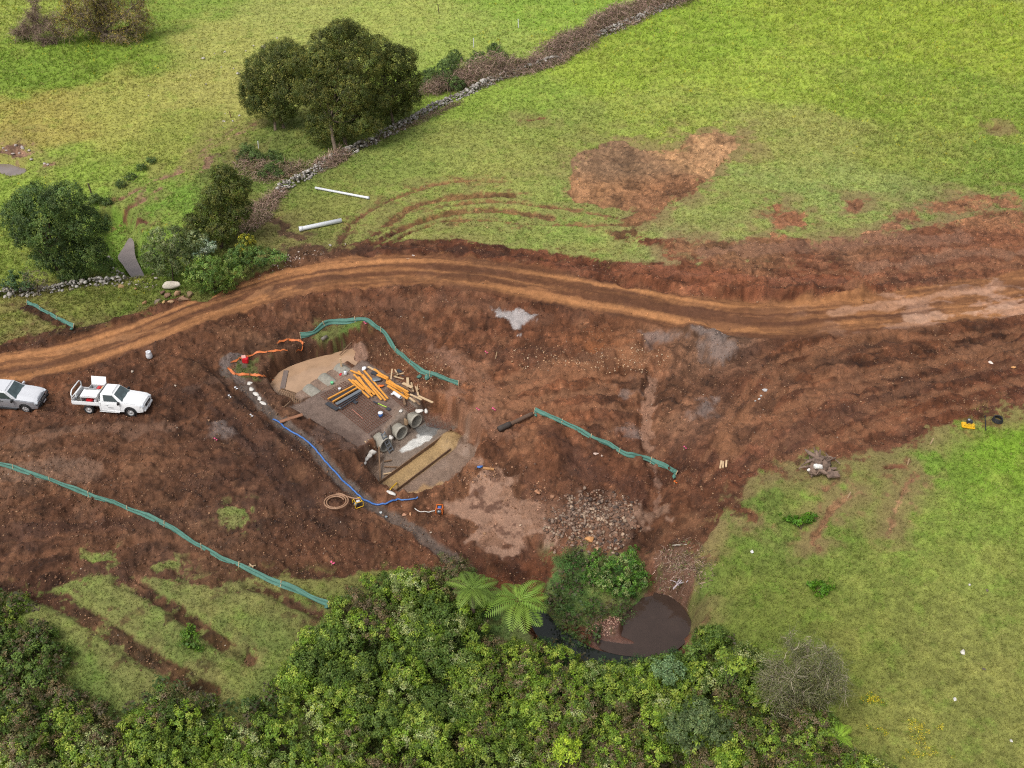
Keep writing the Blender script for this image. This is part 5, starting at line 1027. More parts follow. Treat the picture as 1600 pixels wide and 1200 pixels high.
lump('glove', wp(532,585,PLAT_Z+.08), (.1,.2,.07), M_RED, 'red glove lying by the right pipe inlet', 'glove', seed=50); t = empty('jug', wp(540,585,PLAT_Z)); tag(t, 'pale plastic jug standing by the right pipe inlet', 'jug'); MB().lathe([(0, 0), (.11, 0), (.12, .08), (.12, .28), (.05, .36), (0, .36)], (0, 0, 0), 12).build('body', M_WHITE, t, True); MB().lathe([(.045, .36), (.045, .41), (0, .41)], (0, 0, 0), 10).build('cap', M_DARK, t, True)
lump('small_rag', r_(1108,615,pz), (.14,.14,.08), M_CLOTH, 'small white rag on the platform right of the shovel', 'cloth', seed=51)
plank('steel_bar', r_(605,600,pz+.03), r_(715,695,pz+.03), .035, .03, simple_mat('pink_bar', S(206,140,120)), 'single pale pink bar lying on the large mesh sheet', 'bar')
# inlet pool: slatted weir and boards
t = empty('slatted_rack', wp(455,640,-2.75)); tag(t, 'slatted timber rack standing in the muddy pool before the pipe inlets', 'rack'); o_ = t.location
MB().beam(wp(432,618,-2.50) - o_, wp(470,637,-2.50) - o_, .08, .14).build('rail', M_OLD, t); MB().beam(wp(440,607,-2.48) - o_, wp(470,617,-2.48) - o_, .05, .08).build('rail', M_OLD, t)
for k in range(11):
    f = k / 10; a = wp(439 + 31 * f, 608 + 9 * f, -2.44) - o_; b = wp(433 + 37 * f, 618 + 18 * f, -2.42) - o_; MB().beam(a, b, .07, .03).build('slat', M_OLD, t)
plank('grey_board', wp(447,579,-2.56), wp(441,608,-2.56), .36, .05, simple_mat('grey_board', S(128,112,104), .8), 'grey board lying in the muddy pool above the slatted rack', 'board')
plank('timber_post', P(534,577), P(534,577) + Vector((-.03,.1,.95)), .13, .13, M_WOOD, 'short pale post standing at the top of the muddy pool', 'post'); plank('timber_pole', P(532,562) + Vector((0,0,.5)), P(549,537) + Vector((0,0,.1)), .07, .07, M_OLD, 'thin pole leaning on the bank above the pale post', 'pole')
plank('brown_plank', P(438,663) + Vector((0,0,.22)), P(474,655) + Vector((0,0,.42)), .26, .06, simple_mat('brown_plank', S(150,104,76), .8, var=.25), 'brown plank bridging the gravel ditch over the blue hose', 'plank'); plank('dead_branch', P(432,650) + Vector((0,0,.15)), P(455,633) + Vector((0,0,.35)), .08, .08, M_OLD, 'short dead branch above the brown plank', 'branch')
# hoses
def hose(name, pxs, r, mat, label, lift=.0, seg=5, extra=None, cat='hose'):
    w = [P(*p) for p in pxs]; b = w[0]; pts = smooth_poly([tuple(v) for v in w], seg, False); pts[:, 2] = gz(pts[:, 0], pts[:, 1]) + r + .03 + lift; m = MB().tube([Vector(q) - b for q in pts], r, 7)
    return tag(m.build(name, mat, None, True, loc=b), label, cat)
hose('blue_hose', [(427,657),(438,662),(450,672),(470,684),(490,700),(508,722),(528,743),(545,760),(562,776),(578,786),(590,790),(602,789),(612,784),(622,781)], .06, M_BLUE, 'long blue lay flat hose following the gravel ditch')
hose('blue_hose', [(622,781),(632,782),(645,781),(653,778)], .05, simple_mat('pale_blue_hose', S(96,140,206)), 'thin pale blue hose end at the near corner of the outlet pit')
hose('white_hose', [(648,795),(655,800),(668,801),(680,799)], .03, M_CLOTH, 'thin white hose running to the orange pump')
cp0 = P(525, 786); pts = []
for k in range(60):
    a = k / 59 * 4.4 * math.pi; r = .45 + .26 * k / 59; pts.append(Vector((r * math.cos(a + .4) * 1.15, r * math.sin(a + .4), .07 + .05 * (k / 59))))
pts += [Vector((.9 + .1 * k, .35 - .02 * k, .08)) for k in range(1, 7)]; ch = MB().tube(pts, .05, 6).build('hose_coil', M_TANH, None, True, loc=cp0 + Vector((0, 0, .04))); tag(ch, 'coil of tan suction hose on the dark earth below the outlet pit', 'hose')
def pump(px, py, body, frame, label, rz):
    t = empty('water_pump', P(px, py), rz); tag(t, label, 'pump', 'motor pumps')
    for y in (-.2, .2): MB().tube([(-.25, y, .03), (.25, y, .03), (.27, y, .1), (.27, y, .42), (.22, y, .48), (-.22, y, .48), (-.27, y, .42), (-.27, y, .1), (-.25, y, .03)], .025, 6).build('frame', frame, t, True)
    for x in (-.2, .2): MB().tube([(x, -.2, .48), (x, .2, .48)], .022, 6).build('cross_bar', frame, t, True)
    MB().box((.05, 0, .2), (.26, .24, .26)).build('engine', M_DARK, t, bevel=.03); MB().box((.02, 0, .37), (.24, .22, .1)).build('tank', body, t, bevel=.03); MB().lathe([(0, -.1), (.13, -.1), (.14, 0), (.1, .08), (0, .08)], (-.16, 0, .2), 14, Euler((0, 1.57, 0)).to_matrix()).build('pump_housing', M_STEEL, t, True)
    MB().tube([(-.16, 0, .3), (-.16, 0, .4)], .05, 8).build('outlet', M_BLACK, t, True)
pump(560, 790, M_WHITE, M_YEL, 'yellow framed motor pump with a white tank beside the hose coil', .5); pump(687, 800, M_BLUE, M_ORF, 'orange framed motor pump with a blue tank at the end of the white hose', 1.5)
t = empty('plate_compactor', P(1512, 667), -.25); tag(t, 'yellow plate shaped machine with a small dark engine on the grass edge at right', 'machine'); MB().box((0,0,.12),(.85,.55,.16)).build('base_plate', M_YEL, t, bevel=.05); MB().box((.05,.16,.32),(.36,.3,.26)).build('engine', M_DARK, t, bevel=.04); MB().lathe([(0,0),(.1,0),(.1,.1),(0,.12)], (-.02,.14,.45), 12).build('air_filter', M_STEEL, t, True); MB().tube([(.3,-.2,.2),(.35,-.25,.45),(.2,-.3,.5),(-.1,-.3,.5),(-.3,-.2,.22)], .02, 6).build('handle', M_YEL, t, True)
t = empty('hose_reel', P(1558, 658)); tag(t, 'round black coil lying on the grass right of the yellow machine', 'coil')
for k in range(4): MB().tube([(.33 * math.cos(a) * (1 - .06 * k), .33 * math.sin(a) * (1 - .06 * k), .06 + .07 * k + .02 * math.sin(a * 2)) for a in np.linspace(0, 6.28, 22)], .045, 6).build('turn', M_BLACK, t, True)
plank('buried_pipe', P(1539,650) + Vector((0,0,.03)), P(1540,673) + Vector((0,0,.03)), .07, .06, M_BLACK, 'thin black pipe lying on the grass between the yellow machine and the black coil', 'pipe')
# white pipes on the grass
def pvc(a, b, r, label):
    A, B = P(*a) + Vector((0, 0, r + .06)), P(*b) + Vector((0, 0, r + .06)); d = B - A; q = d.to_track_quat('Z', 'Y').to_matrix(); t = empty('white_pipe', A); tag(t, label, 'pipe', 'white pipes on the grass')
    MB().lathe([(r * .85, 0), (r, 0), (r, d.length - .3)], (0, 0, 0), 16, q).build('barrel', M_PVC, t, True); MB().lathe([(r * .9, d.length), (r * 1.14, d.length), (r * 1.14, d.length - .3), (r * 1.01, d.length - .31), (r * .9, d.length - .3), (r * .9, d.length)], (0, 0, 0), 16, q).build('socket', M_PVC, t, True)
pvc((493,296), (577,312), .11, 'long thin white pipe lying on the grass below the stone wall'); pvc((534,348), (468,362), .19, 'short thick white pipe lying on the grass above the road')
# orange barrier tape on the ground
def tape(line, h, label):
    pts = smooth_poly([tuple(P(*p))[:2] for p in line], 8, False); z = gz(pts[:, 0], pts[:, 1]); b = Vector((pts[0][0], pts[0][1], float(z[0]))); t = empty('orange_tape', b); tag(t, label, 'barrier tape', 'orange barrier tapes'); n = len(pts); tg = unit(np.gradient(pts, axis=0)); nr = np.c_[-tg[:, 1], tg[:, 0]]
    V = []
    for f in (0, .5, 1): V.append(np.c_[pts + nr * (.03 * np.sin(np.arange(n) * .9 + f * 3)[:, None] + .10 * f), z + .06 + h * f])
    V = np.stack(V, 1).reshape(-1, 3) - np.array(b); ix = np.arange(n * 3).reshape(n, 3); Fc = np.stack([ix[:-1, :-1], ix[1:, :-1], ix[1:, 1:], ix[:-1, 1:]], -1).reshape(-1, 4); link(np_mesh('mesh_band', V, Fc, M_ORANGE, None, True), 'mesh_band', t)
    for k in range(0, n, max(1, n // 4)): MB().beam(Vector((*pts[k], float(z[k]))) - b - Vector((0, 0, .1)), Vector((*pts[k], float(z[k]))) - b + Vector((0, 0, h + .15)), .03, .03).build('stake', M_OLD, t)
tape([(362,569),(372,564),(382,560),(398,555),(425,551),(450,549)], .09, 'orange tape along the top of the bank by the red crate'); tape([(355,577),(368,587),(390,588),(412,590),(428,594)], .14, 'orange tape between the gravel ditch and the muddy pool'); tape([(434,539),(446,534),(464,534),(471,537),(472,545),(462,551)], .12, 'short orange tape hooking round at the end of the bank by the silt fence')
# log/pipe by the right silt fence
A, B = P(779, 674) + Vector((0,0,.2)), P(832, 650) + Vector((0,0,.2)); t = empty('dark_pipe', A); tag(t, 'long dark ribbed pipe touching the left end of the straight silt fence', 'pipe'); M = B - A
MB().tube([M * f + Vector((0, 0, .02 * math.sin(f * 9))) for f in np.linspace(0.3, 1, 8)], .15, 10).build('barrel', simple_mat('brown_pipe', S(104,80,64), .8), t, True); MB().tube([M * f for f in np.linspace(0, .34, 5)], [.19, .21, .19, .21, .19], 10).build('collar', simple_mat('dark_collar', S(70,60,54), .8), t, True)
p = P(503, 532); q = tag(MB().tube([Vector((0,0,.1)), Vector((.35,.35,.15))], .14, 10).build('drum', simple_mat('grey_drum', S(120,112,100)), None, True, loc=p), 'short grey log on the grass tuft by the curved silt fence', 'log')
# fallen stump with roots and a white boulder on it
t = empty('tree_stump', P(1278, 735), .2); tag(t, 'upturned weathered tree stump with broken roots on the grass edge', 'stump'); prs = []
for a, L_, z in [(.3,1.5,.9),(1.0,1.4,1.1),(1.5,1.5,.9),(2.2,1.2,.6),(2.9,1.3,.5),(3.6,1.0,.3),(5.6,1.3,.2),(-.5,1.5,.35)]:
    for q in range(3):
        e = np.array([math.cos(a + .25 * q) * L_ * rng.uniform(.6, 1), math.sin(a + .25 * q) * L_ * rng.uniform(.6, 1), z * rng.uniform(.3, .9)]); prs.append(limb(np.array([0, 0, .35]) + rng.normal(size=3) * .15, e, rng.uniform(.08, .26), .03, .22, 6))
tube_obj('roots', prs, M_ROOT, t, 7); V, Fc, cc = rocks_arrays(np.array([[0, 0, .3], [.45, .5, .45], [-.5, -.1, .25], [.6, -.4, .15]]), np.array([.66, .42, .42, .3]), S(130, 106, 90)[None].repeat(4, 0), 3, .25, .8, 60); link(np_mesh('trunk', V, Fc, M_ROOT), 'trunk', t)
MB().beam((.2, -.75, .25), (1.05, -.75, .18), .5, .16).add([], []).build('split_slab', M_ROOT, t, bevel=.03)
rock('white_boulder', P(1276, 740) + Vector((-.1, -.15, .75)), .42, (244, 238, 232), 'white boulder resting on the upturned stump', 'boulder', flat=.7, seed=61, stretch=(1.3, .8)); rock('white_boulder', P(1262, 743) + Vector((0, 0, .5)), .18, (240, 234, 228), 'small white stone beside the white boulder on the stump', 'stone', seed=62)
# boulders beside the road
for i, (px, py, r, st_, lab, col, z) in enumerate([(268,453,.62,(1.55,.6),'long pale flat boulder on top of the roadside heap',(206,196,180),.35),(278,462,.50,(1,.9),'tan upright boulder in the middle of the roadside heap',(178,142,110),.1),(297,461,.40,(1.1,.8),'mossy brown boulder right of the roadside heap',(140,118,90),0),(262,464,.42,(1,1),'brown boulder under the long pale one in the roadside heap',(132,104,84),.05),
    (246,473,.46,(1,1),'grey brown rounded boulder at the left foot of the roadside heap',(140,124,108),0),(256,473,.22,(.8,1.2),'small yellow tan stone in the front of the roadside heap',(196,160,108),0),(267,473,.34,(1.5,.6),'flat tan stone at the front right of the roadside heap',(184,150,116),0),(287,469,.34,(1.6,.6),'flat brown slab at the right foot of the roadside heap',(146,116,92),0),
    (227,474,.30,(.8,1.1),'single brown stone on the grass left of the roadside heap',(168,128,94),0),(254,460,.3,(1,1),'dark brown stone at the left shoulder of the roadside heap',(120,94,78),.1),(212,452,.16,(1,1),'small tan stone on the grass below the short stone wall end',(186,150,110),0),(190,450,.3,(1.5,.6),'flat tan stone at the end of the short stone wall',(176,146,104),0),(334,457,.24,(1.3,.8),'pale grey stone at the road edge right of the roadside heap',(206,204,206),0)]):
    rock('boulder', P(px, py) + Vector((0, 0, r * .25 + z)), r, col, lab, 'boulder', 'boulders beside the road' if i < 10 else None, seed=70 + i, stretch=st_)
for i, (px, py, r, st_, lab, col) in enumerate([(921,844,.34,(1.2,.9),'large orange tan boulder at the near edge of the rubble patch',(206,150,98)),(911,841,.2,(1,1),'pinkish stone left of the large orange boulder',(176,140,120)),(933,858,.2,(.9,1.1),'tan stone below the large orange boulder',(198,158,122)),(962,846,.2,(1.2,.8),'dark grey stone right of the large orange boulder',(84,80,80)),(957,852,.16,(.8,1.4),'brown pointed stone beside the dark grey one',(160,122,98)),
    (840,770,.28,(1,1),'tan boulder above the wet mud flat',(178,128,96)),(863,778,.22,(1,1),'brown boulder right of the tan one above the mud flat',(160,118,92)),(813,821,.12,(1,1),'small pale stone in the mud flat',(206,176,150)),(1547,568,.24,(1,1),'white boulder on the bare earth at the right edge',(244,226,214)),(1583,575,.18,(1.8,.7),'flat orange stone right of the white boulder',(216,160,104)),
    (1195,611,.18,(1.3,.9),'largest grey stone of the short row on the bare earth',(196,194,194)),(1189,619,.12,(1,1),'middle grey stone of the short row on the bare earth',(190,188,186)),(1186,624,.12,(1.2,.8),'white stone in the short row on the bare earth',(224,222,220)),(1180,627,.1,(1,1),'smallest grey stone at the lower end of the short row',(180,176,172)),(931,710,.16,(1.3,.8),'pale pink stone below the straight silt fence',(206,180,166)),(940,713,.1,(1,1),'smaller pale stone beside the pale pink stone',(200,176,160)),
    (1175,863,.14,(1,1),'small white stone in the right pasture nearest the bare earth',(226,224,220)),(1515,914,.12,(1,1),'small white stone in the middle of the right pasture',(228,222,214)),(1504,1020,.2,(.9,1.2),'largest white stone in the right pasture',(224,218,206)),(1492,1093,.12,(1,1),'small white stone below the largest one in the right pasture',(220,216,208)),(1580,1158,.14,(1,1),'white stone near the bottom right corner',(222,218,212)),(1537,1046,.12,(1,1),'dark stone right of the largest white stone in the pasture',(110,100,90)),(1542,923,.1,(1,1),'dark little stone right of the middle white stone',(120,108,96)),
    (540,382,.14,(1,1),'pale stone at the foot of the wheel ruts by the road',(196,178,166)),(516,384,.2,(1,1),'light grey stone at the road side left of the wheel ruts',(188,180,172)),(646,400,.16,(1.3,.8),'pale stone on the far edge of the road bend',(206,190,180)),(637,405,.16,(1.2,1),'tan stone on the far edge of the road bend',(190,150,118)),(762,356,.16,(1,1),'pale orange stone on the grass right of the ruts',(200,178,120)),(232,150,.1,(1,1),'tiny pale stone in the open left pasture',(206,200,190)),
    (632,805,.14,(1,1),'square pink brown stone beside the ditch below the pit',(200,150,120)),(641,804,.13,(1,1.6),'tan stone at the near end of the white hose',(196,148,110)),(595,801,.12,(1,1),'pale grey stone in the ditch below the blue hose',(196,200,200)),(603,808,.12,(1,1),'bluish grey stone below the pale grey one in the ditch',(150,160,168))]):
    rock('stone', P(px, py) + Vector((0, 0, r * .3)), r, col, lab, 'stone', seed=100 + i, stretch=st_)
for i, (px, py, r) in enumerate([(318,92,.34),(335,84,.14),(351,82,.24),(346,105,.15),(365,108,.16),(372,116,.28),(322,132,.18),(384,80,.13),(396,72,.16),(412,75,.5),(433,60,.2),(350,190,.2),(352,178,.12),(364,190,.22),(374,181,.16),(420,74,.14),(348,200,.1),(298,118,.12)]):
    rock('pasture_stone', P(px, py) + Vector((0, 0, r * .2)), r, (196,188,178), f'{ORD[i]} pale stone from the top in the pasture scatter left of the evergreens', 'stone', 'pale pasture stones', sub=2, seed=140 + i)
for i, (px, py, r) in enumerate([(25,228,.3),(36,232,.34),(45,236,.28),(20,241,.24),(10,236,.22),(50,250,.24),(70,256,.24),(75,258,.2),(30,240,.2),(5,232,.2)]):
    rock('outcrop_stone', P(px, py) + Vector((0, 0, r * .2)), r, (190,178,170), f'{ORD[i]} stone of the small rocky outcrop at the left edge of the pasture', 'stone', 'rocky outcrop stones', sub=2, seed=170 + i)
# timber bits, stakes, posts, markers
for i, (a, b) in enumerate([((1125,733),(1127,721)), ((1129,732),(1130,722)), ((1134,731),(1135,720))]): plank('timber_offcut', P(*a) + Vector((0,0,.06)), P(*b) + Vector((0,0,.06)), .12, .07, M_WOOD, ['left', 'middle', 'right'][i] + ' one of three pale offcuts lying near the stump', 'timber', 'three pale offcuts')
for a, b, lab in [((388,886),(400,885),'short pale stick lying by the long silt fence'), ((390,882),(396,888),'crossed pale stick lying by the long silt fence')]: plank('stick', P(*a) + Vector((0,0,.06)), P(*b) + Vector((0,0,.08)), .07, .04, M_WOOD, lab, 'stick')
for i, (px, py, h, mat, lab) in enumerate([(143,302,1.0,M_DBARK,'dark leaning post on the bank of the upper creek'),(740,74,1.1,M_WHITE,'white post in the upper pasture above the bramble hedge'),(810,44,1.1,M_WHITE,'white post in the upper pasture left of the hedge top'),(686,20,1.1,M_DBARK,'dark post in the upper pasture above the evergreens'),(897,4,1.1,M_DBARK,'dark post at the top edge of the picture'),(361,184,.7,M_RUST,'rusty short post left of the left evergreen'),(457,272,1.2,M_BARK,'grey dead post at the left end of the long stone wall'),
    (404,232,.8,M_WHITE,'thin white post by the scrub below the left evergreen'),(1453,694,.5,M_WOOD,'small timber peg in the right pasture near the stump'),(1418,726,.5,M_WOOD,'second small timber peg in the right pasture'),(1324,778,.5,M_WOOD,'small timber peg beside the bare strip in the right pasture'),(774,560,.6,M_WOOD,'thin pale stake on the bare bank right of the curved silt fence'),(627,553,.4,M_WOOD,'short pale stake inside the curved silt fence')]):
    plank('post', P(px, py) - Vector((0,0,.1)), P(px, py) + Vector((random.uniform(-.12,.12), 0, h)), .10 if h > .9 else .06, .10 if h > .9 else .06, mat, lab, 'post')
for i, (px, py, lab) in enumerate([(518,883,'pink marker tape on the bare earth right of the long silt fence'),(336,690,'pink marker ribbon below the puddle left of the ditch'),(758,554,'pink marker beside the thin pale stake'),(745,643,'left pink marker on the earth left of the dark pipe'),(770,643,'right pink marker on the earth left of the dark pipe'),(1068,703,'magenta marker above the end of the straight silt fence'),(569,508,'pale pink tag tied at the bend of the curved silt fence'),(368,610,'white tag left of the gravel ditch top'),(358,623,'second white tag left of the gravel ditch'),(392,653,'white scrap on the furrows left of the blue hose'),(1053,757,'orange marker below the end of the straight silt fence')]):
    t = empty('marker_flag', P(px, py)); tag(t, lab, 'marker'); mt = M_PINK if 'pink' in lab or 'magenta' in lab else (M_ORF if 'orange' in lab else M_WHITE); MB().beam((0,0,-.1),(.03,0,.3),.03,.03).build('stake', M_WOOD, t)
    v, f, _ = rocks_arrays(np.array([[.03, 0, .3], [.14, -.04, .2]]), np.array([.09, .08]), np.ones((2, 3)), 2, .3, .6, 200 + i); link(np_mesh('ribbon', v, f, mt), 'ribbon', t)
lump('blue_cloth', P(750,731) + Vector((0,0,.12)), (.24,.2,.14), M_BLUE, 'crumpled blue cloth at the right corner of the outlet pit', 'cloth', seed=230); plank('tan_plank', P(755,733) + Vector((0,0,.1)), P(772,735) + Vector((0,0,.1)), .16, .08, simple_mat('tan_plank', S(190,140,90)), 'orange tan plank beside the blue cloth', 'plank')
plank('yellow_level', P(610,766) + Vector((0,0,.08)), P(620,756) + Vector((0,0,.08)), .09, .06, M_YEL, 'yellow bar tool resting on the shorter form board', 'tool'); lump('grey_sack', P(612,772) + Vector((0,0,.08)), (.6,.18,.1), M_CLOTH, 'long pale sack at the near corner of the outlet pit', 'sack', seed=231, rz=-.55)
t = empty('dead_branch', P(1063, 912)); tag(t, 'white dead branch with bare twigs lying on the bank above the pond', 'branch'); pth = [(np.array([[-.5,-.5,.1],[-.2,-.2,.2],[.3,.0,.2],[.7,.15,.15]]), np.array([.06,.05,.04,.02]))]
for k in range(14): a = pth[0][0][1 + k % 3] + rng.normal(size=3) * .1; pth.append(limb(a, a + np.array([rng.uniform(-.5,.5), rng.uniform(.1,.6), rng.uniform(0,.3)]), .03, .01, .15, 4))
tube_obj('limb', pth, simple_mat('bleached_wood', S(200,186,188), .9), t, 5); plank('pale_stick', P(1050,853) + Vector((0,0,.05)), P(1073,852) + Vector((0,0,.08)), .05, .04, simple_mat('pale_stick', S(200,190,176)), 'thin pale stick on the litter above the dead branch', 'stick')
# ------------------------------------------------------------------ vehicles (x forward, y left, z up)
M_WPAINT = simple_mat('white_paint', np.array([.80, .81, .82]), .3, var=.02, spec=.5, coat=.6); M_SPAINT_SHADE = simple_mat('silver_paint_shade', np.array([.34, .35, .38]), .3, .35, var=.03, coat=.6)  # silver here is for truck sides, their darker reflection painted into the colour
M_GLASS = simple_mat('dark_glass', np.array([.035, .05, .055]), .06, var=.1, spec=.8); M_WGLASS = simple_mat('windscreen_glass', np.array([.06, .09, .095]), .08, var=.45, scale=2.2, spec=.8); M_TRIM = simple_mat('black_trim', np.array([.02, .02, .022]), .55, var=.1)
M_LAMP = simple_mat('lamp_glass', np.array([.55, .58, .62]), .1, var=.3, scale=14); M_ALLOY = simple_mat('wheel_metal', np.array([.6, .6, .6]), .35, .6, var=.1); M_ALU = simple_mat('tray_aluminium', np.array([.62, .62, .62]), .4, .3, var=.08); M_RLAMP = simple_mat('red_lamp', np.array([.5, .02, .02]), .3)
M_CANV = simple_mat('grey_tarp', S(96, 92, 88), .9, var=.4, scale=5, bump=.6)
def arch(cx, r, z0, n=9): return [(cx + r * math.cos(a), z0 + r * math.sin(a)) for a in np.linspace(0, math.pi, n)]
def wheel(t, x, y, r, w, steel, sgn):
    q = Euler((math.pi / 2, 0, 0)).to_matrix(); o = MB().lathe([(r * .66, -w / 2), (r * .9, -w / 2), (r, -w * .36), (r, w * .36), (r * .9, w / 2), (r * .66, w / 2), (r * .6, 0), (r * .66, -w / 2)], (0, 0, 0), 28, q).build('wheel', M_BLACK, t, True, loc=(x, y, r))
    m = MB().lathe([(r * .66, w * .42), (r * .60, w * .46), (r * .5, w * .30), (r * .2, w * .34), (r * .16, w * .44), (0, w * .44)], (0, 0, 0), 28, Euler((math.pi / 2 * -sgn, 0, 0)).to_matrix())
    if not steel:
        for k in range(6): a = k / 6 * 6.283; m.box((math.cos(a) * r * .38, sgn * w * .44, math.sin(a) * r * .38), (r * .5, .02, r * .14), ry=-a)
    rm = m.build('rim', M_ALLOY, o, True); return o
def body_common(t, paint, low, double, black_bar):
    fx, rx = 1.62, -1.50; W = .93; n = lambda x: 1 - .10 * max(0, (x - 1.6) / 1.0) ** 2
    rear = -.62 if not double else -2.62
    prof = [(2.62, .42), (2.66, .62), (2.60, .84), (2.48, .96)] + [(1.05, 1.12), (.95, 1.14)] + ([(rear, 1.14), (rear, .42)] if not double else [(rear, 1.14), (rear - .03, .9), (rear, .55), (rear + .1, .45)] + arch(rx, .47, .45)[::-1]) + [(fx - .5, .38)] + arch(fx, .47, .42)[::-1] + [(2.2, .38)]
    def fn(x, y, z):
        k = n(x) * (1 - .05 * max(0, (z - .8) / .35) ** 2) * (1 - .04 * max(0, (.55 - z) / .2)); cr = .04 * (1 - (y / W) ** 2); return (x - (.10 * (y / W) ** 2 if x > 2.3 else 0), y * k, z + (cr if z > .9 and x > .9 else 0))
    o = MB().prism(prof, -W, W).build('body', low or paint, t); bm = bmesh.new(); bm.from_mesh(o.data)
    for ax, vals in ((0, [-2.2, -1.5, -1.0, -.3, .3, .8, 1.15, 1.4, 1.62, 1.85, 2.1, 2.3, 2.45, 2.55]), (2, [.6, .78, .92, 1.02]), (1, [-.6, -.3, 0, .3, .6])):
        for v in vals: no = Vector((0, 0, 0)); no[ax] = 1; bmesh.ops.bisect_plane(bm, geom=bm.verts[:] + bm.edges[:] + bm.faces[:], plane_co=no * v, plane_no=no)
    for v in bm.verts: v.co = fn(*v.co)
    bm.to_mesh(o.data); bm.free()
    # bonnet: crowned skin a few millimetres proud
    m = MB(); nx_, ny_ = 8, 10; V = []
    for i in range(nx_ + 1):
        for j in range(ny_ + 1):
            x = .98 + 1.52 * i / nx_; y = (-1 + 2 * j / ny_) * .84 * n(x); z = 1.135 - .165 * (i / nx_) ** 1.6 + .055 * (1 - (y / .9) ** 2) + (.02 if abs(abs(y) - .45) < .12 else 0) - (.06 if i == nx_ else 0); V.append((x, y, z))
    m.add(V, [(i * (ny_ + 1) + j, (i + 1) * (ny_ + 1) + j, (i + 1) * (ny_ + 1) + j + 1, i * (ny_ + 1) + j + 1) for i in range(nx_) for j in range(ny_)]); m.build('bonnet', paint, t, True)
    # cabin
    rb = -.60 if not double else -1.30; rt = -.52 if not double else -1.12; fb, ft = 1.10, .42; zb, zt = 1.12, 1.72; wb, wt = .86, .68
    cab = [(rb, -wb, zb), (fb, -wb, zb), (fb, wb, zb), (rb, wb, zb), (rt, -wt, zt), (ft, -wt, zt), (ft, wt, zt), (rt, wt, zt)]; MB().add(cab, [(0, 1, 5, 4), (3, 7, 6, 2), (1, 2, 6, 5), (0, 4, 7, 3), (4, 5, 6, 7), (0, 3, 2, 1)]).build('cabin', paint, t, bevel=.07)
    MB().box(((rt + ft) / 2, 0, zt + .012), (ft - rt - .16, wt * 2 - .2, .05)).build('roof', paint, t, bevel=.022)
    L3 = lambda a, b, f: tuple(a[i] * (1 - f) + b[i] * f for i in range(3))
    def panel(name, c4, inx, inz, off, mat):
        a, b, c, d = c4; nr = (Vector(b) - Vector(a)).cross(Vector(d) - Vector(a)).normalized() * off
        pt = lambda u, v: Vector(L3(L3(a, b, u), L3(d, c, u), v)) + nr
        P4 = [pt(inx[0], inz[0]), pt(inx[1], inz[0]), pt(inx[2], inz[1]), pt(inx[3], inz[1])]; MB().add(P4 + [p - nr * 1.6 for p in P4], [(0, 1, 2, 3), (7, 6, 5, 4), (0, 4, 5, 1), (1, 5, 6, 2), (2, 6, 7, 3), (3, 7, 4, 0)]).build(name, mat, t)
    panel('windscreen', [cab[1], cab[2], cab[6], cab[5]], (.06, .94, .93, .07), (.06, .90), .012, M_WGLASS)
    for s in (0, 1):
        q4 = [cab[0], cab[1], cab[5], cab[4]] if s == 0 else [cab[2], cab[3], cab[7], cab[6]]
        f = (lambda a, b, c, d: (a, b, c, d)) if s == 0 else (lambda a, b, c, d: (1 - b, 1 - a, 1 - d, 1 - c))
        if double: panel('side_window', q4, f(.50, .90, .84, .53), (.10, .82), .012, M_GLASS); panel('side_window', q4, f(.10, .46, .49, .14), (.10, .82), .012, M_GLASS)
        else: panel('side_window', q4, f(.20, .86, .84, .20), (.10, .84), .012, M_GLASS)
    panel('rear_window', [cab[3], cab[0], cab[4], cab[7]], (.12, .88, .86, .14), (.2, .8), .012, M_GLASS)
    for y in (-1, 1):
        wheel(t, fx, y * .80, .37, .25, not double, y); wheel(t, rx, y * .80, .37, .25, not double, y)
        MB().box((2.42, y * .66, .86), (.30, .36, .16), -y * .35, 0, .12).build('headlight', M_LAMP, t, bevel=.03); mr = MB().box((.86, y * 1.03, 1.16), (.14, .24, .20), -y * .2).build('mirror', M_TRIM if not double or y < 0 else paint, t, bevel=.03)
        MB().box((.1 if not double else -.1, y * .945, .36), (1.5 if not double else 2.2, .14, .05)).build('side_step', M_ALLOY if not double else M_TRIM, t, bevel=.015)
        MB().box((.05, y * .932, .98), (.16, .03, .035)).build('door_handle', M_TRIM if low else paint, t, bevel=.01)
        for xs in ([.92, -.52] if not double else [.92, -.08, -1.08]): MB().box((xs, y * .926, .78), (.012, .012, .62)).build('door_seam', M_TRIM, t)
        MB().lathe([(.42, 0), (.46, 0), (.46, .03), (.42, .03)], (fx, y * .90 - (.0 if y > 0 else .0), .37), 24, Euler((-math.pi / 2 * y, 0, 0)).to_matrix()).build('wheel_arch', M_TRIM, t, True)
    MB().box((2.62, 0, .78), (.08, .86, .22)).build('grille', M_TRIM, t, bevel=.02); MB().box((2.675, 0, .80), (.02, .5, .03)).build('grille_bar', M_ALLOY, t); MB().box((2.62, 0, .50), (.13, 1.46, .2)).build('front_bumper', M_TRIM if black_bar else paint, t, bevel=.05)
    MB().box((2.735, 0, .52), (.01, .38, .11)).build('number_plate', M_WHITE, t)
    if black_bar:
        for y in (-.55, .55): MB().tube([(2.68, y, .45), (2.80, y, .6), (2.82, y * .98, .9), (2.72, y * .9, 1.02)], .035, 8).build('bull_bar_upright', M_TRIM, t, True)
        MB().tube([(2.5, -.9, .78), (2.74, -.7, .84), (2.84, 0, .86), (2.74, .7, .84), (2.5, .9, .78)], .035, 8).build('bull_bar', M_TRIM, t, True)
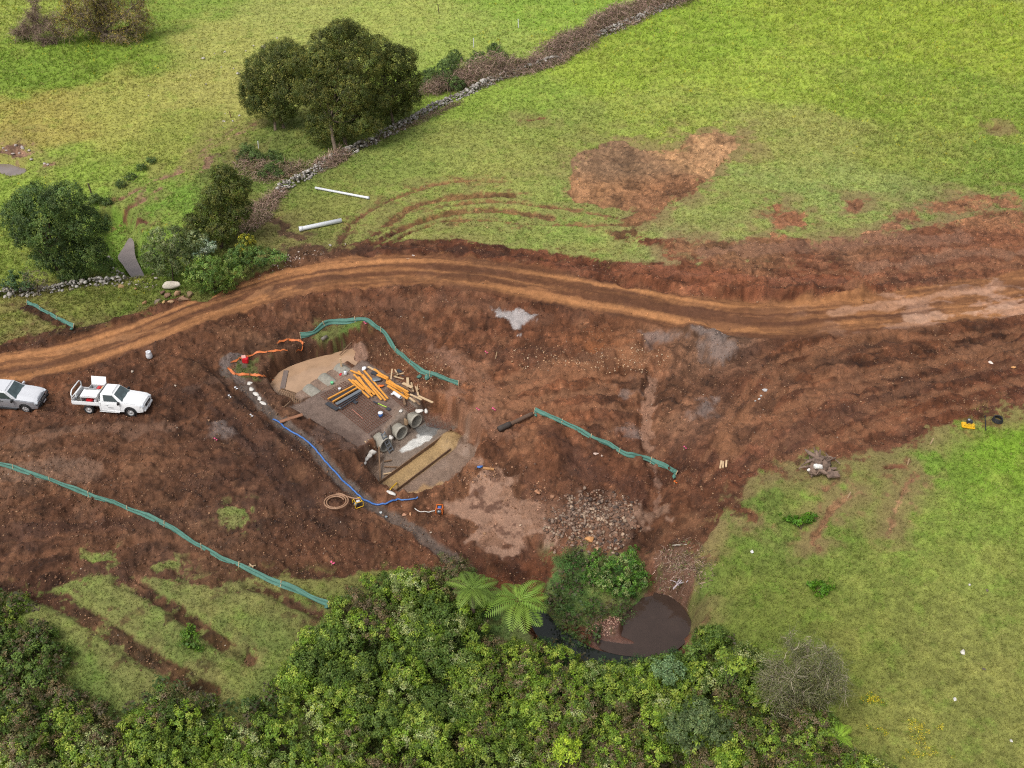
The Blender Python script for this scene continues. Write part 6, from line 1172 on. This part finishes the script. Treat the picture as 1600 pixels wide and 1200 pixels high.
def place(a, b, name, label, dist):
    """a front, b rear wheel contact pixels on the near (right) side"""
    A, B = P(*a), P(*b); d = (A - B); d.z = 0; h = math.atan2(d.y, d.x); u = Vector((math.cos(h), math.sin(h), 0)); l = Vector((-u.y, u.x, 0)); mid = (A + B) / 2 - u * .06 + l * .8
    zs = [float(gz((mid + u * sx * 1.5 + l * sy * .8).x, (mid + u * sx * 1.5 + l * sy * .8).y)) for sx in (-1, 1) for sy in (-1, 1)]; t = empty(name, (mid.x, mid.y, sum(zs) / 4 - .03), h)
    t.rotation_euler = Euler((math.atan2((zs[1] + zs[3] - zs[0] - zs[2]) * 0 + (zs[1] - zs[0] + zs[3] - zs[2]) / 2, 1.6), -math.atan2((zs[2] + zs[3] - zs[0] - zs[1]) / 2, 3.0), h)); t.scale = (.93, .93, .95); return tag(t, label, 'utility truck')
tt_ = place((208,650), (138,646), 'tray_truck', 'white single cab tray truck with its toolbox lids raised, parked on the bare earth', 3.1)
body_common(tt_, M_WPAINT, None, False, False)
MB().box((.25, -.935, .70), (.42, .008, .045)).build('door_lettering', M_DARK, tt_); MB().box((-.05, -.937, .88), (.20, .008, .03)).build('door_lettering', M_STEEL, tt_)
MB().box((-1.62, 0, .80), (2.02, 1.84, .08)).build('tray_floor', M_ALU, tt_, bevel=.01); MB().box((-1.5, 0, .62), (2.2, .5, .22)).build('chassis', M_TRIM, tt_)
for y in (-.92, .92): MB().box((-1.62, y, .96), (2.04, .035, .26)).build('tray_side', M_WPAINT, tt_, bevel=.008)
MB().box((-2.645, 0, .96), (.035, 1.84, .26)).build('tailgate', M_WPAINT, tt_, bevel=.008); MB().box((-.66, 0, 1.22), (.05, 1.74, .9)).build('headboard', M_ALU, tt_, bevel=.01)
MB().tube([(-2.6, -.84, .9), (-2.6, -.84, 1.62), (-2.6, -.62, 1.82), (-2.6, .62, 1.82), (-2.6, .84, 1.62), (-2.6, .84, .9)], .045, 8).build('ladder_rack', M_WPAINT, tt_, True); MB().tube([(-2.6, -.8, 1.3), (-2.6, .8, 1.3)], .035, 8).build('rack_bar', M_WPAINT, tt_, True)
MB().box((-2.50, .1, 1.22), (.12, 1.1, .34)).build('rear_locker', M_WPAINT, tt_, bevel=.02)
for y in (-.6, .6): MB().box((-2.67, y, .70), (.04, .26, .12)).build('tail_light', M_RLAMP, tt_)
# far toolbox, open upward; near toolbox with its gull-wing lid
def tray_box(y0, y1, x0, x1, z0, z1, name, open_side=None):
    m = MB(); w = .03; m.box(((x0 + x1) / 2, (y0 + y1) / 2, z0 + .02), (x1 - x0, y1 - y0, .03)); m.box((x0 + w / 2, (y0 + y1) / 2, (z0 + z1) / 2), (w, y1 - y0, z1 - z0)); m.box((x1 - w / 2, (y0 + y1) / 2, (z0 + z1) / 2), (w, y1 - y0, z1 - z0))
    m.box(((x0 + x1) / 2, y1 - w / 2, (z0 + z1) / 2), (x1 - x0, w, z1 - z0)); h = (z1 - z0) * (.35 if open_side else 1); m.box(((x0 + x1) / 2, y0 + w / 2, z0 + h / 2), (x1 - x0, w, h)); return m.build(name, M_ALU, tt_)
tray_box(.30, .90, -1.84, -.74, .85, 1.40, 'toolbox'); tray_box(-.90, -.28, -1.92, -.74, .85, 1.46, 'toolbox', True)
MB().box((-1.29, 1.02, 1.66), (1.12, .03, .66), 0, -.28).build('toolbox_lid', M_WPAINT, tt_, bevel=.008); MB().box((-1.33, -.50, 1.56), (1.22, .72, .03), 0, .10).build('toolbox_lid', M_WPAINT, tt_, bevel=.008); MB().box((-1.33, -.9, 1.47), (1.22, .03, .10), 0, .10).build('lid_lip', M_WPAINT, tt_)
for x in (-1.86, -.80): MB().tube([(x, -.84, 1.15), (x, -.8, 1.5)], .012, 5).build('lid_strut', M_STEEL, tt_)
def on_truck(name, c, size, mat, label, cat, bv=.03):
    o = MB().box((0, 0, 0), size).build(name, mat, None, bevel=bv); M = tt_.matrix_basis; bpy.context.view_layer.update(); o.matrix_world = tt_.matrix_world @ Matrix.Translation(c); tag(o, label, cat)
on_truck('fuel_can', (-1.17, .6, 1.18), (.26, .36, .4), M_RED, 'red can standing in the far open toolbox of the tray truck', 'can'); on_truck('fuel_can', (-.88, .6, 1.18), (.22, .36, .4), M_ORW, 'orange box standing in the far open toolbox of the tray truck', 'box'); on_truck('parts_tray', (-1.48, .6, 1.14), (.24, .36, .3), M_STEEL, 'pale blue grey box in the far open toolbox of the tray truck', 'box')
on_truck('tool_bag', (-1.40, -.6, 1.05), (.5, .4, .24), M_RED, 'dark red bag inside the near toolbox of the tray truck', 'bag', .06); on_truck('white_jug', (-.92, -.72, 1.08), (.2, .22, .26), M_WHITE, 'white container inside the near toolbox of the tray truck', 'jug', .05)
V, Fc, _ = rocks_arrays(np.array([[-2.2, .3, .95], [-2.25, -.2, .95], [-2.1, .0, 1.0], [-2.15, .62, .92], [-2.2, -.55, .93]]), np.array([.34, .32, .3, .26, .24]), np.ones((5, 3)), 3, .25, .5, 300); o = link(np_mesh('tarpaulin', V, Fc, M_CANV, None, True), 'tarpaulin'); bpy.context.view_layer.update(); o.matrix_world = tt_.matrix_world.copy(); tag(o, 'crumpled grey tarpaulin heaped in the rear of the truck tray', 'tarpaulin')
du = place((46,643), (-26,639), 'double_cab_truck', 'silver double cab truck with painted-in lit roof and black bull bar, cut by the left edge', 3.1)
body_common(du, simple_mat('silver_paint_lit', np.array([.66, .67, .70]), .25, .2, var=.02, coat=.6), M_SPAINT_SHADE, True, True)  # bonnet, cabin and roof: same silver, brightness of lit tops painted in
MB().box((-1.98, 0, 1.16), (1.2, 1.6, .06)).build('tray_cover', M_TRIM, du, bevel=.02); MB().tube([(-1.38, -.7, 1.15), (-1.42, -.6, 1.6), (-1.42, .6, 1.6), (-1.38, .7, 1.15)], .04, 8).build('sports_bar', M_TRIM, du, True)
# ------------------------------------------------------------------ loose stones and clods on the bare earth (uncountable)
def in_view_points(n, ymin=25, ymax=146, power=1.3):
    """random ground points, denser near the place's middle where the earth is broken"""
    u = rng.random(n); y = ymin + (ymax - ymin) * u ** power; x = rng.uniform(-1, 1, n) * (16.5 + .395 * y); return x, y
def loose(n, name, label, r0, r1, pw, kd, colf):
    x, y = in_view_points(n, 27, 105, 1.05); s = gfield(soil, x, y); k = (s > .6) & (gfield(platm + floorm + mud, x, y) < .5) & (rng.random(n) < np.where(gfield(roadm, x, y) > 0, .10, 1) * np.clip(fbm(x, y, 2.2, 4, 611, .6) * 2.4 - .7, .1, 1) * kd); x, y = x[k], y[k]; n = len(x)
    r = r0 + (r1 - r0) * rng.random(n) ** pw; c = np.c_[gfield(COL[:, 0], x, y), gfield(COL[:, 1], x, y), gfield(COL[:, 2], x, y)]; V, Fc, cc = rocks_arrays(np.c_[x, y, gz(x, y) + r * .08], r, colf(c, n), 1, .25, .8, 6)
    tag(link(np_mesh(name, V, Fc, M_ROCK, cc), name), label, 'soil clods', kind='stuff')
loose(330000, 'soil_clods', 'countless small clods of broken soil over the bare earth', .02, .10, 2.8, .55, lambda c, n: c * (.8 + 1.1 * rng.random((n, 1)) ** 1.6) + .012)
x, y = in_view_points(190000, 26, 100, 1.1); s = gfield(soil, x, y); rm = gfield(roadm, x, y); pm = gfield(platm + floorm + mud, x, y)
dens = np.clip(fbm(x, y, 3.5, 4, 601, .6) * 2.6 - .85, .03, 1) * np.where(rm > 0, .05, 1) * np.where(pm > .5, .05, 1); k = (s > .6) & (rng.random(len(x)) < dens * .8); x, y = x[k], y[k]
n = len(x); r = .018 + .05 * rng.random(n) ** 3.0 + .06 * (rng.random(n) < .012); z = gz(x, y) + r * .3
g = rng.random((n, 1)); col = (S(104, 74, 56) * (1 - g) + S(188, 146, 112) * g) * .9; w = rng.random(n) < .02; col[w] = S(204, 186, 168) * .9; dk = rng.random(n) < .45; col[dk] = S(118, 84, 62)
V, Fc, cc = rocks_arrays(np.c_[x, y, z], r, col, 1, .25, .8, 5); tag(link(np_mesh('gravel', V, Fc, M_ROCK, cc), 'gravel'), 'small tan and brown stones and clods scattered over the bare earth', 'gravel', kind='stuff')
def pile(name, poly, n, r0, r1, cols, label, z=None):
    pts = np.array([tuple(P(*p))[:2] for p in poly]); a, b = pts.min(0), pts.max(0); x, y = rng.uniform(a[0], b[0], n * 3), rng.uniform(a[1], b[1], n * 3); sd0 = poly_sd(x, y, pts) + 1.6 * (fbm(x, y, 1.3, 3, 88) - .5); k = rng.random(n * 3) < np.clip(sd0 / 2.2 + .08, 0, 1); k &= gz(x, y) > (-2.0 if name == 'creek_rocks' else -9); x, y = x[k][:n], y[k][:n]; n = len(x)
    r = r0 + (r1 - r0) * rng.random(n) ** 2.5; c = np.array([S(*q) for q in cols])[rng.integers(0, len(cols), n)] * (.75 + .5 * rng.random((n, 1))); V, Fc, cc = rocks_arrays(np.c_[x, y, gz(x, y) + r * .25], r, c, 1, .2, .8, n); tag(link(np_mesh(name, V, Fc, M_ROCK, cc), name), label, 'rubble', kind='stuff')
pile('rubble', [(850,788),(900,772),(960,764),(1000,785),(1000,840),(970,866),(930,870),(870,858),(848,825)], 2300, .025, .18, [(130,104,88),(112,88,74),(146,124,108),(88,74,66),(136,102,82),(170,146,124)], 'patch of grey broken rubble near the mud flat')
pile('creek_pebbles', [(915,975),(935,962),(968,960),(975,975),(960,990),(930,995),(912,990)], 700, .04, .11, [(196,160,140),(170,130,110),(150,112,96)], 'heap of pinkish pebbles between the pond and the creek')
pile('bank_stones', [(780,540),(850,545),(960,540),(1000,520),(1060,560),(1010,590),(900,570),(800,575)], 1100, .02, .09, [(176,134,100),(196,156,120),(150,108,80),(206,180,150)], 'scatter of tan stones along the foot of the road bank')
pile('slope_stones', [(560,560),(620,540),(700,560),(730,600),(700,640),(660,600)], 900, .03, .08, [(176,134,100),(150,108,80),(200,166,130)], 'stones on the slope above the timber heaps')
pile('pit_stones', [(700,760),(770,720),(850,740),(860,790),(800,745),(740,760)], 600, .04, .12, [(150,112,88),(176,134,104),(110,84,70)], 'stones on the bank between the outlet pit and the mud flat')
pile('roadside_rubble', [(440,400),(470,390),(510,395),(480,412),(430,425),(400,440)], 500, .04, .13, [(176,150,134),(150,116,96),(196,180,168)], 'broken stones on the far road edge by the yellow shrub')
pile('creek_rocks', [(150,392),(172,385),(196,360),(214,362),(236,395),(252,440),(238,456),(205,452),(180,436),(160,418)], 600, .06, .22, [(160,150,140),(120,108,98),(190,182,172),(96,84,74)], 'grey and pale rocks lining the shallow creek on the left')
# ------------------------------------------------------------------ short grass blades in tufts
FRF = np.zeros(N); FRF[c_] = fr_
x, y = in_view_points(460000, 25, 146, 1.2); s = gfield(soil, x, y); tl = np.zeros(N); tl[c_] = tall; tv = gfield(tl, x, y); c0 = gfield(COL[:, 0], x, y); c1 = gfield(COL[:, 1], x, y); c2 = gfield(COL[:, 2], x, y)
k = (s < .45) & (gz(x, y) > -3.9) & (rng.random(len(x)) > .8 * gfield(FRF, x, y)) & (rng.random(len(x)) < np.clip(1.5 - y / 110, .35, 1)); x, y, tv, c0, c1, c2 = x[k], y[k], tv[k], c0[k], c1[k], c2[k]; n = len(x); z = gz(x, y)
nb = 3; A = np.repeat(np.c_[x, y, z], nb, 0) + rng.normal(size=(n * nb, 3)) * np.array([.035, .035, 0]); tv = np.repeat(tv, nb); far = np.repeat(.75 + y / 100, nb)
hgt = (.05 + .06 * rng.random(n * nb)) * (1 + 1.6 * tv) * far; dr = rng.normal(size=(n * nb, 3)) * np.array([.55, .55, 0]) + np.array([.2, .1, .8]); dr = unit(dr); sd_ = unit(np.cross(dr, rng.normal(size=(n * nb, 3)))) * (.010 + .012 * rng.random((n * nb, 1))) * far[:, None]
V = np.stack([A - sd_, A + sd_, A + dr * hgt[:, None]], 1).reshape(-1, 3); cc = np.repeat(np.c_[c0, c1, c2], nb, 0) * (.88 + .36 * rng.random((n * nb, 1))); st_ = rng.random(n * nb) < .08; cc[st_] = S(176, 166, 104)
tag(link(np_mesh('grass', V, np.arange(len(V)).reshape(-1, 3), M_BLADE, np.repeat(cc, 3, 0)), 'grass'), 'short grass blades growing over the pastures', 'grass', kind='stuff')
# yellow flowering weeds low in the right pasture
def weeds(poly, n, cols, label):
    pts = np.array([tuple(P(*p))[:2] for p in poly]); a, b = pts.min(0), pts.max(0); x, y = rng.uniform(a[0], b[0], n * 2), rng.uniform(a[1], b[1], n * 2); k = (poly_sd(x, y, pts) > 0) & (fbm(x, y, 1.1, 3, 701) > .48); x, y = x[k], y[k]
    V, Fc, Cc = leaf_arrays(np.c_[x, y, gz(x, y) + .12], np.tile([0, 0, 1.], (len(x), 1)), pal(cols, len(x)), .14, 9, .07, .8); tag(link(np_mesh('flowering_weeds', V, Fc, M_LEAF, Cc), 'flowering_weeds'), label, 'weeds', kind='stuff')
weeds([(1310,1095),(1360,1085),(1400,1110),(1385,1150),(1330,1130)], 260, [(206,186,40),(96,124,44),(120,140,50)], 'yellow flowering weeds right of the wispy tree'); weeds([(1400,1130),(1470,1120),(1500,1190),(1410,1200)], 200, [(190,176,56),(120,134,50)], 'thin yellow weeds at the bottom edge of the right pasture')
